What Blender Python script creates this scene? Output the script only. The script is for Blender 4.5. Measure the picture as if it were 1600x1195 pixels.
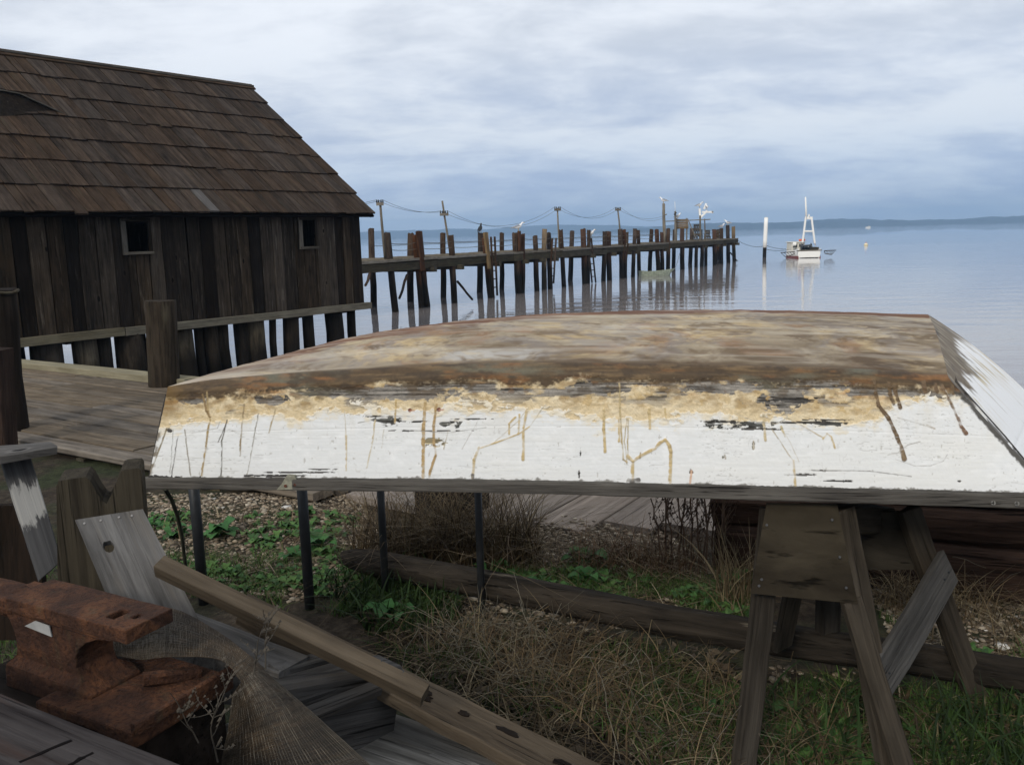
import bpy, math, random
import numpy as np
from mathutils import Vector, Matrix, noise as mnoise

random.seed(7)
RNG = np.random.default_rng(7)
scene = bpy.context.scene
for _o in list(bpy.data.objects):
    bpy.data.objects.remove(_o)
C = scene.collection

# ------------------------------------------------------------------ camera
EYE = 1.65                       # eye height over the yard, metres
PITCH = math.radians(9.587)
ROLL = math.radians(1.445)
F_PX = 1370.0                    # focal length in pixels of a 1600 px wide frame
_f = Vector((0, math.cos(PITCH), -math.sin(PITCH)))
_u = Vector((0, math.sin(PITCH), math.cos(PITCH)))
_r = Vector((1, 0, 0))
CR = _r * math.cos(ROLL) - _u * math.sin(ROLL)
CU = _u * math.cos(ROLL) + _r * math.sin(ROLL)
cam_data = bpy.data.cameras.new('camera')
cam_data.sensor_width = 36.0
cam_data.lens = 36.0 * F_PX / 1600.0
cam_data.clip_start = 0.05
cam_data.clip_end = 30000
cam = bpy.data.objects.new('camera', cam_data)
C.objects.link(cam)
_m = Matrix((CR, CU, -_f)).transposed().to_4x4()
_m.translation = Vector((0, 0, EYE))
cam.matrix_world = _m
scene.camera = cam

# ------------------------------------------------------------------ sky, sun, exposure
SUN_EL, SUN_AZ = math.radians(30), math.radians(205)     # azimuth clockwise from +Y: behind, a little left
world = bpy.data.worlds.new('World')
scene.world = world
world.use_nodes = True
wn, wl = world.node_tree.nodes, world.node_tree.links
wn.clear()
w_out = wn.new('ShaderNodeOutputWorld')
w_bg = wn.new('ShaderNodeBackground')
w_bg.inputs['Strength'].default_value = 0.1
wl.new(w_bg.outputs[0], w_out.inputs[0])
w_sky = wn.new('ShaderNodeTexSky')
w_sky.sky_type = 'NISHITA'
w_sky.sun_disc = False
w_sky.sun_elevation = SUN_EL
w_sky.sun_rotation = SUN_AZ
w_tc = wn.new('ShaderNodeTexCoord')
w_sep = wn.new('ShaderNodeSeparateXYZ')
wl.new(w_tc.outputs['Generated'], w_sep.inputs[0])

def wmath(op, a, b=None, clamp=False):
    n = wn.new('ShaderNodeMath'); n.operation = op; n.use_clamp = clamp
    for i, v in enumerate((a, b)):
        if v is None: continue
        if isinstance(v, (int, float)): n.inputs[i].default_value = v
        else: wl.new(v, n.inputs[i])
    return n.outputs[0]

def wramp(fac, stops, interp='EASE'):
    n = wn.new('ShaderNodeValToRGB'); n.color_ramp.interpolation = interp
    el = n.color_ramp.elements
    while len(el) < len(stops): el.new(0.5)
    for e, (p, c) in zip(el, stops):
        e.position = p
        e.color = (c, c, c, 1) if isinstance(c, (int, float)) else (*c, 1)
    wl.new(fac, n.inputs[0])
    return n.outputs[0]

def wmix(fac, a, b, mode='MIX'):
    n = wn.new('ShaderNodeMix'); n.data_type = 'RGBA'; n.blend_type = mode
    for i, v in ((0, fac), (6, a), (7, b)):
        if isinstance(v, (int, float)): n.inputs[i].default_value = v
        elif isinstance(v, tuple): n.inputs[i].default_value = (*v, 1)
        else: wl.new(v, n.inputs[i])
    return n.outputs[2]

w_zz = wmath('MAXIMUM', w_sep.outputs[2], 0.0)
w_den = wmath('ADD', w_zz, 0.20)                 # a cloud sheet overhead, flattened towards the horizon
w_px = wmath('DIVIDE', w_sep.outputs[0], w_den)
w_py = wmath('DIVIDE', w_sep.outputs[1], w_den)
w_comb = wn.new('ShaderNodeCombineXYZ')
wl.new(w_px, w_comb.inputs[0]); wl.new(w_py, w_comb.inputs[1])

def wnoise(scale, detail, rough, off, dist=0.0, sx=1.0, sy=1.0):
    mp = wn.new('ShaderNodeMapping')
    mp.inputs['Location'].default_value = off
    mp.inputs['Scale'].default_value = (sx, sy, 1)
    wl.new(w_comb.outputs[0], mp.inputs[0])
    n = wn.new('ShaderNodeTexNoise')
    n.inputs['Scale'].default_value = scale
    n.inputs['Detail'].default_value = detail
    n.inputs['Roughness'].default_value = rough
    n.inputs['Distortion'].default_value = dist
    wl.new(mp.outputs[0], n.inputs[0])
    return n.outputs[0]

w_n1 = wnoise(1.25, 7, 0.56, (3.3, 1.2, 0), 0.4, 0.85, 1.0)
w_n2 = wnoise(5.0, 6, 0.62, (7.1, 4.4, 0), 0.3, 0.8, 1.1)
w_cl = wmath('ADD', wmath('MULTIPLY', w_n1, 0.7), wmath('MULTIPLY', w_n2, 0.3))
w_lit = wramp(w_cl, [(0.37, 0.0), (0.61, 1.0)])
# dark undersides / bright thin places, by height over the horizon (whole dome alike)
w_dark = wramp(w_zz, [(0.0, (4.3, 5.3, 7.1)), (0.04, (3.5, 4.4, 6.3)), (0.12, (4.4, 5.05, 6.4)), (0.22, (5.6, 6.0, 6.7)), (1.0, (5.8, 6.1, 6.6))])
w_bri = wramp(w_zz, [(0.0, (6.3, 7.2, 8.4)), (0.05, (6.0, 6.8, 8.0)), (0.12, (7.2, 7.6, 8.2)), (0.22, (8.1, 8.4, 8.9)), (1.0, (8.4, 8.6, 8.9))])
w_cloud = wmix(w_lit, w_dark, w_bri)
w_col = wmix(0.93, w_sky.outputs[0], w_cloud)
wl.new(w_col, w_bg.inputs['Color'])

sun_data = bpy.data.lights.new('sun', 'SUN')
sun_data.energy = 1.6
sun_data.angle = math.radians(11)
sun_data.color = (1.0, 0.93, 0.82)
sun = bpy.data.objects.new('sun', sun_data)
C.objects.link(sun)
_sd = Vector((math.sin(SUN_AZ) * math.cos(SUN_EL), math.cos(SUN_AZ) * math.cos(SUN_EL), math.sin(SUN_EL)))
sun.rotation_euler = _sd.to_track_quat('Z', 'Y').to_euler()
sun.location = _sd * 50

scene.render.engine = 'CYCLES'
scene.view_settings.view_transform = 'Standard'
scene.view_settings.look = 'None'
scene.view_settings.exposure = 0.27
scene.view_settings.gamma = 1.0
scene.view_settings.use_curve_mapping = False

# ------------------------------------------------------------------ places: from a sight line to a real point
O = Vector((0, 0, EYE))
def ray(x, y):
    return _f + CR * ((x - 800) / F_PX) - CU * ((y - 597.5) / F_PX)
def at(x, y, D):                  # point on the sight line at forward distance D
    d = ray(x, y); return O + d * (D / d.y)
def onz(x, y, z):                 # point on the sight line at height z
    d = ray(x, y); return O + d * ((z - EYE) / d.z)
def onplane(x, y, p, n):
    d = ray(x, y); return O + d * ((Vector(p) - O).dot(n) / d.dot(n))

WATER = -1.35
HAZE = 3.6e-4

# ------------------------------------------------------------------ object helpers
WM = {}
def reg(o, W, parent=None):
    C.objects.link(o)
    WM[o.name] = W.copy()
    if parent is None:
        o.matrix_world = W
    else:
        o.parent = parent
        o.matrix_parent_inverse = WM[parent.name].inverted()
        o.matrix_basis = W
    return o
def tag(o, label=None, cat=None, group=None, kind=None):
    if label: o['label'] = label
    if cat: o['category'] = cat
    if group: o['group'] = group
    if kind: o['kind'] = kind
    return o
def thing(name, label, cat, loc, group=None):
    o = bpy.data.objects.new(name, None)
    o.empty_display_size = 0.1
    reg(o, Matrix.Translation(Vector(loc)))
    return tag(o, label, cat, group)
def meshobj(name, verts, faces, mat, W=None, parent=None, smooth=False):
    me = bpy.data.meshes.new(name)
    me.from_pydata([tuple(v) for v in verts], [], faces)
    if smooth:
        me.polygons.foreach_set('use_smooth', [True] * len(me.polygons))
    me.materials.append(mat)
    me.update()
    o = bpy.data.objects.new(name, me)
    return reg(o, W if W is not None else Matrix.Identity(4), parent)
def frame(p0, xdir, up):
    x = Vector(xdir).normalized()
    up = Vector(up)
    y = up.cross(x)
    if y.length < 1e-4: y = Vector((0, 1, 0)).cross(x)
    y.normalize()
    z = x.cross(y)
    m = Matrix((x, y, z)).transposed().to_4x4()
    m.translation = Vector(p0)
    return m
def beam(name, p0, p1, w, h, mat, parent=None, up=(0, 0, 1), bev=0.006, seg=1, wob=0.0, endj=0.0, w1=None, h1=None):
    p0, p1 = Vector(p0), Vector(p1)
    L = (p1 - p0).length
    W = frame(p0, p1 - p0, up)
    w1 = w if w1 is None else w1; h1 = h if h1 is None else h1
    b = min(bev, w * .45, h * .45)
    V, Fc = [], []
    for i in range(seg + 1):
        t = i / seg
        ww, hh = (w + (w1 - w) * t) / 2, (h + (h1 - h) * t) / 2
        oy, oz = random.uniform(-wob, wob), random.uniform(-wob, wob)
        for (a, c) in ((-ww + b, -hh), (ww - b, -hh), (ww, -hh + b), (ww, hh - b), (ww - b, hh), (-ww + b, hh), (-ww, hh - b), (-ww, -hh + b)):
            x = L * t
            if i in (0, seg): x += random.uniform(-endj, endj)
            V.append((x, a + oy, c + oz))
    for i in range(seg):
        for k in range(8):
            a, c = i * 8 + k, i * 8 + (k + 1) % 8
            Fc.append((a, c, c + 8, a + 8))
    Fc.append(tuple(range(7, -1, -1)))
    n = seg * 8
    Fc.append(tuple(range(n, n + 8)))
    Fc = [tuple(reversed(f)) for f in Fc]
    Fc = [tuple(reversed(f)) for f in Fc]
    return meshobj(name, V, Fc, mat, W, parent)
def pole(name, p0, p1, r0, r1, mat, parent=None, sides=10, seg=4, wob=0.0, rough=0.0, smooth=True, topj=0.0):
    p0, p1 = Vector(p0), Vector(p1)
    L = (p1 - p0).length
    d = p1 - p0
    W = frame(p0, d, (0, 0, 1) if abs(d.normalized().z) < .9 else (0, -1, 0))
    V, Fc = [], []
    ph = random.uniform(0, 6)
    rk = [1 + random.uniform(-rough, rough) for _ in range(sides)]
    for i in range(seg + 1):
        t = i / seg
        r = r0 + (r1 - r0) * t
        oy, oz = (random.uniform(-wob, wob), random.uniform(-wob, wob)) if 0 < i < seg else (0, 0)
        for k in range(sides):
            a = ph + 2 * math.pi * k / sides
            rr = r * rk[k] * (1 + random.uniform(-rough, rough) * .35)
            V.append((L * t + (random.uniform(-topj, topj) if i == seg else 0), math.cos(a) * rr + oy, math.sin(a) * rr + oz))
    for i in range(seg):
        for k in range(sides):
            a, c = i * sides + k, i * sides + (k + 1) % sides
            Fc.append((a, c, c + sides, a + sides))
    Fc.append(tuple(range(sides - 1, -1, -1)))
    n = seg * sides
    Fc.append(tuple(range(n, n + sides)))
    o = meshobj(name, V, Fc, mat, W, parent)
    if smooth:
        for i, pl in enumerate(o.data.polygons):
            pl.use_smooth = i < seg * sides
    return o
def slab(name, a, b, c, d, th, mat, parent=None, seg=6, wob=0.0, edge=0.0):
    """board whose top face is a,b,c,d (a-b and d-c are the long edges, grain along them), th thick below."""
    a, b, c, d = map(Vector, (a, b, c, d))
    n = (b - a).cross(d - a).normalized()
    if n.z < 0: n = -n
    W = frame(a, b - a, n)
    Wi = W.inverted()
    V, Fc = [], []
    for i in range(seg + 1):
        t = i / seg
        p = a.lerp(b, t); q = d.lerp(c, t)
        e0, e1 = (random.uniform(-edge, edge), random.uniform(-edge, edge))
        wd = (q - p).normalized()
        zo = random.uniform(-wob, wob)
        p = p + wd * e0 + n * zo; q = q + wd * e1 + n * zo
        bv = min(0.004, th * .3)
        for v in (p + n * -bv, p + wd * bv, q - wd * bv, q + n * -bv, q - n * th, p - n * th):
            V.append(Wi @ v)
    for i in range(seg):
        for k in range(6):
            r0, r1 = i * 6 + k, i * 6 + (k + 1) % 6
            Fc.append((r0, r1, r1 + 6, r0 + 6))
    Fc.append((5, 4, 3, 2, 1, 0))
    m = seg * 6
    Fc.append(tuple(range(m, m + 6)))
    return meshobj(name, V, Fc, mat, W, parent)
def prism(name, poly, ext, mat, parent=None, grain=(0, 0, 1)):
    """closed polygon of world points pushed along ext."""
    poly = [Vector(p) for p in poly]; ext = Vector(ext)
    W = frame(poly[0], grain, ext)
    Wi = W.inverted()
    n = len(poly)
    V = [Wi @ p for p in poly] + [Wi @ (p + ext) for p in poly]
    Fc = [tuple(range(n)), tuple(range(2 * n - 1, n - 1, -1))]
    Fc += [(i, (i + 1) % n + 0, (i + 1) % n + n, i + n)[::-1] for i in range(n)]
    o = meshobj(name, V, Fc, mat, W, parent)
    fixn(o)
    return o
def fixn(o):
    import bmesh
    bm = bmesh.new(); bm.from_mesh(o.data)
    bmesh.ops.recalc_face_normals(bm, faces=bm.faces)
    bm.to_mesh(o.data); bm.free()
def tube(name, pts, r, mat, parent=None, sides=5, r1=None):
    pts = [Vector(p) for p in pts]
    V, Fc = [], []
    n = len(pts)
    prev = None
    for i, p in enumerate(pts):
        t = (pts[min(i + 1, n - 1)] - pts[max(i - 1, 0)]).normalized()
        ref = Vector((0, 0, 1)) if abs(t.z) < .95 else Vector((1, 0, 0))
        a = t.cross(ref).normalized(); b = t.cross(a)
        rr = r if r1 is None else r + (r1 - r) * i / (n - 1)
        for k in range(sides):
            an = 2 * math.pi * k / sides
            V.append(p + a * math.cos(an) * rr + b * math.sin(an) * rr)
    for i in range(n - 1):
        for k in range(sides):
            x, y = i * sides + k, i * sides + (k + 1) % sides
            Fc.append((x, y, y + sides, x + sides))
    Fc.append(tuple(range(sides))); Fc.append(tuple(range(n * sides - 1, (n - 1) * sides - 1, -1)))
    b0 = pts[0]
    W = Matrix.Translation(b0)
    return meshobj(name, [v - b0 for v in V], Fc, mat, W, parent, smooth=True)
def sag(p0, p1, s, n=14):
    p0, p1 = Vector(p0), Vector(p1)
    return [p0.lerp(p1, i / n) - Vector((0, 0, s * 4 * (i / n) * (1 - i / n))) for i in range(n + 1)]
def bulk(name, V, Fq, mat, cols=None, kind=None, parent=None, smooth=False):
    """big mesh from numpy: V (n,3), Fq (m,k) faces, cols (n,3) vertex colours"""
    V = np.asarray(V, np.float32); Fq = np.asarray(Fq, np.int32)
    me = bpy.data.meshes.new(name)
    n, (m, k) = len(V), Fq.shape
    me.vertices.add(n); me.vertices.foreach_set('co', V.ravel())
    me.loops.add(m * k); me.loops.foreach_set('vertex_index', Fq.ravel())
    me.polygons.add(m)
    me.polygons.foreach_set('loop_start', np.arange(0, m * k, k, dtype=np.int32))
    if smooth: me.polygons.foreach_set('use_smooth', np.ones(m, bool))
    me.update(calc_edges=True)
    me.validate()
    if cols is not None:
        at_ = me.color_attributes.new('Col', 'FLOAT_COLOR', 'POINT')
        cc = np.ones((n, 4), np.float32); cc[:, :3] = cols
        at_.data.foreach_set('color', cc.ravel())
    me.materials.append(mat)
    o = bpy.data.objects.new(name, me)
    reg(o, Matrix.Identity(4), parent)
    if kind: o['kind'] = kind
    return o

# ------------------------------------------------------------------ numpy noise
def _h(ix, iy, s):
    v = np.sin(ix * 127.1 + iy * 311.7 + s * 74.7) * 43758.5453
    return v - np.floor(v)
def vnoise(x, y, s=0):
    ix, iy = np.floor(x), np.floor(y)
    fx, fy = x - ix, y - iy
    fx = fx * fx * (3 - 2 * fx); fy = fy * fy * (3 - 2 * fy)
    a, b = _h(ix, iy, s), _h(ix + 1, iy, s)
    c, d = _h(ix, iy + 1, s), _h(ix + 1, iy + 1, s)
    return a + (b - a) * fx + (c - a) * fy + (a - b - c + d) * fx * fy
def fbm(x, y, o=4, s=0, g=.5):
    t, am, n = 0, 1, 0
    for i in range(o):
        t = t + am * vnoise(x * 2 ** i, y * 2 ** i, s + i * 3.7); n += am; am *= g
    return t / n
def sst(a, b, x):
    t = np.clip((x - a) / (b - a), 0, 1); return t * t * (3 - 2 * t)

# ------------------------------------------------------------------ materials
def newmat(name):
    m = bpy.data.materials.new(name); m.use_nodes = True
    nt = m.node_tree
    return m, nt, nt.nodes['Principled BSDF']
def nd(nt, typ, **kw):
    n = nt.nodes.new(typ)
    for k, v in kw.items():
        if k.startswith('i_'):
            n.inputs[k[2:].replace('_', ' ')].default_value = v
        else: setattr(n, k, v)
    return n
def nmath(nt, op, a, b=None, clamp=False):
    n = nt.nodes.new('ShaderNodeMath'); n.operation = op; n.use_clamp = clamp
    for i, v in enumerate((a, b)):
        if v is None: continue
        if isinstance(v, (int, float)): n.inputs[i].default_value = v
        else: nt.links.new(v, n.inputs[i])
    return n.outputs[0]
def nramp(nt, fac, stops, interp='LINEAR'):
    n = nt.nodes.new('ShaderNodeValToRGB'); n.color_ramp.interpolation = interp
    el = n.color_ramp.elements
    while len(el) < len(stops): el.new(0.5)
    for e, (p, c) in zip(el, stops):
        e.position = p
        e.color = (c, c, c, 1) if isinstance(c, (int, float)) else (*c, 1)
    nt.links.new(fac, n.inputs[0])
    return n.outputs[0]
def nmix(nt, fac, a, b, mode='MIX'):
    n = nt.nodes.new('ShaderNodeMix'); n.data_type = 'RGBA'; n.blend_type = mode
    for i, v in ((0, fac), (6, a), (7, b)):
        if isinstance(v, (int, float)): n.inputs[i].default_value = v
        elif isinstance(v, tuple): n.inputs[i].default_value = (*v, 1)
        else: nt.links.new(v, n.inputs[i])
    return n.outputs[2]
def coords(nt, scale=(1, 1, 1), which='Object', rnd=True):
    tc = nt.nodes.new('ShaderNodeTexCoord')
    mp = nt.nodes.new('ShaderNodeMapping')
    mp.inputs['Scale'].default_value = scale
    nt.links.new(tc.outputs[which], mp.inputs[0])
    if rnd:
        oi = nt.nodes.new('ShaderNodeObjectInfo')
        mu = nmath(nt, 'MULTIPLY', oi.outputs['Random'], 37.0)
        cb = nt.nodes.new('ShaderNodeCombineXYZ')
        for i in range(3): nt.links.new(mu, cb.inputs[i])
        nt.links.new(cb.outputs[0], mp.inputs['Location'])
    return mp.outputs[0]
def nnoise(nt, vec, scale, detail=4, rough=.55, dist=0.0):
    n = nd(nt, 'ShaderNodeTexNoise')
    n.inputs['Scale'].default_value = scale; n.inputs['Detail'].default_value = detail
    n.inputs['Roughness'].default_value = rough; n.inputs['Distortion'].default_value = dist
    nt.links.new(vec, n.inputs[0])
    return n.outputs[0]
def nbump(nt, bsdf, h, strength=.5, dist=.01):
    b = nd(nt, 'ShaderNodeBump'); b.inputs['Strength'].default_value = strength; b.inputs['Distance'].default_value = dist
    nt.links.new(h, b.inputs['Height']); nt.links.new(b.outputs[0], bsdf.inputs['Normal'])
def wood(name, dark, light, patch=None, grain=60, lenscale=1.6, rough=.85, var=.45, patch_at=.55, bump=.6, tide=None, stain=None, gs=.012, knots=0, k=1.0, crk=.25):
    """weathered wood, grain along the local X axis; each piece differs a little."""
    m, nt, bs = newmat(name)
    dark = tuple(c * k for c in dark); light = tuple(c * k for c in light)
    if patch: patch = tuple(c * k for c in patch)
    v = coords(nt, (lenscale * 1.6, grain, grain))
    g = nnoise(nt, v, 1.0, 6, .62, .6)
    v2 = coords(nt, (1.2, 4, 4))
    b = nnoise(nt, v2, 2.2, 5, .6)
    v3 = coords(nt, (lenscale * 2.5, grain * 3.2, grain * 3.2))
    g2 = nnoise(nt, v3, 1.0, 3, .6)
    f = nmath(nt, 'ADD', nmath(nt, 'MULTIPLY', g, .55), nmath(nt, 'MULTIPLY', b, .45))
    col = nramp(nt, f, [(.34, dark), (.50, tuple((d + l) / 2 for d, l in zip(dark, light))), (.66, light)])
    if patch:
        pm = nramp(nt, nnoise(nt, coords(nt, (.55, 5.5, 5.5)), 2.6, 6, .65), [(patch_at, 0.0), (patch_at + .14, 1.0)])
        col = nmix(nt, pm, col, patch)
    if knots:
        vo = nd(nt, 'ShaderNodeTexVoronoi'); vo.inputs['Scale'].default_value = 1.0
        nt.links.new(coords(nt, (knots * .55, knots * 1.1, knots * 1.1)), vo.inputs['Vector'])
        kn = nramp(nt, vo.outputs['Distance'], [(.05, .12), (.085, 1.35), (.15, 1.0)])
        col = nmix(nt, 1.0, col, kn, 'MULTIPLY')
    crack = nramp(nt, g2, [(.30, crk), (.40, 1.0)])
    col = nmix(nt, 1.0, col, crack, 'MULTIPLY')
    oi = nd(nt, 'ShaderNodeObjectInfo')
    hv = nd(nt, 'ShaderNodeHueSaturation')
    nt.links.new(nmath(nt, 'ADD', nmath(nt, 'MULTIPLY', oi.outputs['Random'], var), 1 - var * .5), hv.inputs['Value'])
    sat = nmath(nt, 'FRACT', nmath(nt, 'MULTIPLY', oi.outputs['Random'], 17.3))
    nt.links.new(nmath(nt, 'ADD', nmath(nt, 'MULTIPLY', sat, .5), .75), hv.inputs['Saturation'])
    nt.links.new(col, hv.inputs['Color'])
    col = hv.outputs[0]
    if tide is not None:                   # dark weed and wet up to the tide line
        z0, z1, tc_ = tide
        ge = nd(nt, 'ShaderNodeNewGeometry')
        sp = nd(nt, 'ShaderNodeSeparateXYZ'); nt.links.new(ge.outputs['Position'], sp.inputs[0])
        zz = nmath(nt, 'ADD', sp.outputs[2], nmath(nt, 'MULTIPLY', b, .5))
        fz = nd(nt, 'ShaderNodeMapRange'); fz.inputs['From Min'].default_value = z0 + .25; fz.inputs['From Max'].default_value = z1 + .25
        nt.links.new(zz, fz.inputs[0])
        col = nmix(nt, fz.outputs[0], tc_, col)
    nt.links.new(col, bs.inputs['Base Color'])
    bs.inputs['Roughness'].default_value = rough
    bs.inputs['Specular IOR Level'].default_value = .08
    hsum = nmath(nt, 'ADD', g, nmath(nt, 'MULTIPLY', crack, .6))
    nbump(nt, bs, hsum, bump, gs)
    return m
def plain(name, col, rough=.6, metal=0.0, var=0.0, nscale=20, spec=.4, bump=0.0):
    m, nt, bs = newmat(name)
    n = nnoise(nt, coords(nt), nscale, 5, .6)
    c2 = tuple(x * (1 - var) for x in col)
    nt.links.new(nramp(nt, n, [(.35, c2), (.65, col)]), bs.inputs['Base Color'])
    bs.inputs['Roughness'].default_value = rough
    bs.inputs['Metallic'].default_value = metal
    bs.inputs['Specular IOR Level'].default_value = spec
    if bump: nbump(nt, bs, n, bump, .005)
    return m
def vcol(name, rough=.8, spec=.25, bump=None, trans=0.0):
    m, nt, bs = newmat(name)
    a = nd(nt, 'ShaderNodeVertexColor'); a.layer_name = 'Col'
    nt.links.new(a.outputs[0], bs.inputs['Base Color'])
    bs.inputs['Roughness'].default_value = rough
    bs.inputs['Specular IOR Level'].default_value = spec
    if bump:
        nbump(nt, bs, nnoise(nt, coords(nt, bump[2] if len(bump) > 2 else (1, 1, 1), rnd=False), bump[0], 5, .6), bump[1], .004)
    return m

M = {}
M['shed'] = wood('shed_board_wood', (0.0056, 0.0045, 0.0034), (0.0354, 0.0270, 0.0198), patch=(0.0728, 0.0603, 0.0468), patch_at=.56, grain=30, lenscale=.6, var=.9, bump=.8, gs=.02, knots=2.2)
M['shed2'] = wood('brown_shed_board_wood', (0.0108, 0.0083, 0.0063), (0.0612, 0.0469, 0.0337), patch=(0.1020, 0.0867, 0.0694), patch_at=.57, grain=26, lenscale=.5, var=.7, bump=.8, gs=.02, knots=2.6)
M['shed3'] = wood('black_shed_board_wood', (.004, .003, .0025), (.020, .015, .011), patch=(.05, .042, .033), patch_at=.62, grain=26, lenscale=.5, var=.7, bump=.8, gs=.02, knots=2.6)
M['shake'] = wood('roof_shake_wood', (0.0126, 0.0089, 0.0065), (0.0720, 0.0516, 0.0384), patch=(0.0384, 0.0336, 0.0228), patch_at=.58, grain=15, lenscale=.5, var=.5, gs=.02)
M['shakepale'] = wood('pale_roof_shake_wood', (.06, .055, .05), (.12, .11, .105), grain=30, lenscale=.7, var=.1)
M['sill'] = wood('sill_beam_wood', (.06, .052, .036), (.17, .15, .105), patch=(.09, .075, .045), grain=30, lenscale=.8, var=.2)
M['frame'] = wood('window_frame_wood', (.045, .040, .034), (.14, .128, .11), grain=40, var=.5)
M['palepile'] = wood('pale_pile_wood', (.022, .018, .013), (.10, .085, .062), grain=20, lenscale=.9, var=.5, tide=(-.7, -.3, (.012, .010, .008)))
M['pile'] = wood('pile_wood', (.018, .012, .009), (.075, .050, .034), patch=(.095, .078, .058), patch_at=.62, grain=22, lenscale=.8, var=.6, tide=(-.45, .05, (.011, .009, .007)))
M['pilered'] = wood('red_pile_wood', (.03, .016, .010), (.10, .052, .032), grain=22, lenscale=.8, var=.5, tide=(-.45, .05, (.011, .009, .007)))
M['piletan'] = wood('tan_pile_wood', (.10, .075, .05), (.24, .18, .115), grain=22, lenscale=.8, var=.3, tide=(-.3, .3, (.02, .017, .012)))
M['shedpile'] = wood('shed_pile_wood', (.006, .005, .004), (.030, .024, .018), patch=(.06, .05, .038), patch_at=.64, grain=20, lenscale=.8, var=.8, tide=(-.9, -.4, (.008, .007, .006)))
M['pier'] = wood('pier_deck_wood', (.08, .07, .055), (.26, .23, .185), grain=26, lenscale=.8, var=.4)
M['stringer'] = wood('pier_stringer_wood', (.022, .019, .013), (.085, .072, .050), patch=(.05, .052, .028), grain=26, lenscale=.6, var=.5)
M['deck'] = wood('boardwalk_wood', (0.0550, 0.0440, 0.0340), (0.2100, 0.1752, 0.1356), patch=(0.0900, 0.0744, 0.0600), patch_at=.60, grain=30, lenscale=.7, var=.4, knots=2.5)
M['ramp'] = wood('ramp_plank_wood', (0.1200, 0.1000, 0.0840), (0.3000, 0.2580, 0.2220), grain=30, lenscale=.7, var=.2, knots=2.5)
M['kerb'] = wood('pale_kerb_wood', (.15, .132, .086), (.30, .27, .185), grain=30, lenscale=.7, var=.1)
M['post'] = wood('dark_post_wood', (0.0110, 0.0083, 0.0060), (0.0525, 0.0413, 0.0300), patch=(0.0575, 0.0500, 0.0350), grain=24, lenscale=.8, var=.2)
M['darkpost'] = wood('blackened_post_wood', (.005, .004, .003), (.022, .015, .011), grain=24, lenscale=.8, var=.2)
M['gray'] = wood('gray_weathered_wood', (0.0340, 0.0320, 0.0300), (0.1495, 0.1430, 0.1365), patch=(0.1040, 0.0910, 0.0754), patch_at=.58, grain=42, lenscale=1.1, var=.3, knots=5, crk=.72)
M['grayd'] = wood('dark_gray_weathered_wood', (0.0182, 0.0169, 0.0163), (0.0862, 0.0811, 0.0759), patch=(0.0552, 0.0466, 0.0379), grain=42, lenscale=1.1, var=.3)
M['benchw'] = wood('bench_plank_wood', (0.0180, 0.0150, 0.0150), (0.0715, 0.0650, 0.0637), patch=(0.0494, 0.0338, 0.0286), patch_at=.52, grain=42, lenscale=1.1, var=.1, knots=4)
M['graypale'] = wood('pale_gray_weathered_wood', (0.0630, 0.0599, 0.0546), (0.2950, 0.2842, 0.2639), patch=(0.1165, 0.1087, 0.0963), grain=42, lenscale=1.0, var=.25, knots=4)
M['brown'] = wood('brown_timber_wood', (0.0374, 0.0297, 0.0220), (0.1144, 0.0936, 0.0702), grain=34, lenscale=1.0, var=.15, knots=5, crk=.75)
M['rot'] = wood('rotten_plank_wood', (0.0330, 0.0242, 0.0165), (0.1188, 0.0918, 0.0621), patch=(0.0203, 0.0149, 0.0108), patch_at=.60, grain=34, lenscale=1.4, var=.15)
M['notch'] = wood('notched_post_wood', (0.0132, 0.0110, 0.0088), (0.0598, 0.0520, 0.0390), grain=34, lenscale=1.0, var=.1)
M['log'] = wood('log_wood', (0.0055, 0.0050, 0.0042), (0.0565, 0.0471, 0.0377), patch=(0.2451, 0.2168, 0.1734), patch_at=.62, grain=26, lenscale=.9, var=.1, bump=1.0, gs=.02)
M['wallbeam'] = wood('retaining_timber_wood', (0.0088, 0.0055, 0.0044), (0.0588, 0.0364, 0.0266), grain=26, lenscale=.8, var=.2, bump=1.0, gs=.02)
M['saw'] = wood('sawhorse_wood', (0.0129, 0.0109, 0.0085), (0.0643, 0.0540, 0.0425), patch=(0.0597, 0.0516, 0.0413), grain=36, lenscale=1.0, var=.35, knots=4, crk=.5)
M['ply'] = wood('plywood_panel_wood', (0.0123, 0.0097, 0.0070), (0.0504, 0.0423, 0.0302), grain=9, lenscale=2.2, var=.1, knots=6)
M['brace'] = wood('brace_board_wood', (0.0242, 0.0231, 0.0220), (0.0972, 0.0932, 0.0878), grain=40, lenscale=1.0, var=.1, knots=6)
M['rail'] = wood('gunwale_rail_wood', (0.0360, 0.0320, 0.0280), (0.1380, 0.1265, 0.1104), grain=50, lenscale=1.2, var=.1)
M['white'] = plain('white_paint', (.88, .87, .83), .45, var=.06)
M['whitedirty'] = plain('dirty_white_paint', (.74, .71, .62), .6, var=.2, nscale=6)
M['steel'] = plain('dark_painted_pipe_steel', (.022, .024, .027), .5, var=.4, nscale=30)
M['wire'] = plain('black_wire', (.02, .02, .022), .7)
M['rope'] = plain('rope_fibre', (.10, .09, .075), .9)
M['birdw'] = plain('gull_white_plumage', (.85, .85, .84), .7)
M['birdg'] = plain('gull_gray_plumage', (.25, .27, .30), .7)
M['birdk'] = plain('dark_bird_plumage', (.015, .015, .017), .6)
M['beak'] = plain('yellow_beak', (.55, .35, .04), .5)
M['redpaint'] = plain('red_bottom_paint', (.18, .03, .025), .6, var=.3)
M['orange'] = plain('orange_plastic', (.75, .16, .06), .6)
M['greenpaint'] = plain('faded_green_paint', (.32, .36, .28), .7, var=.45, nscale=8)
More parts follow.
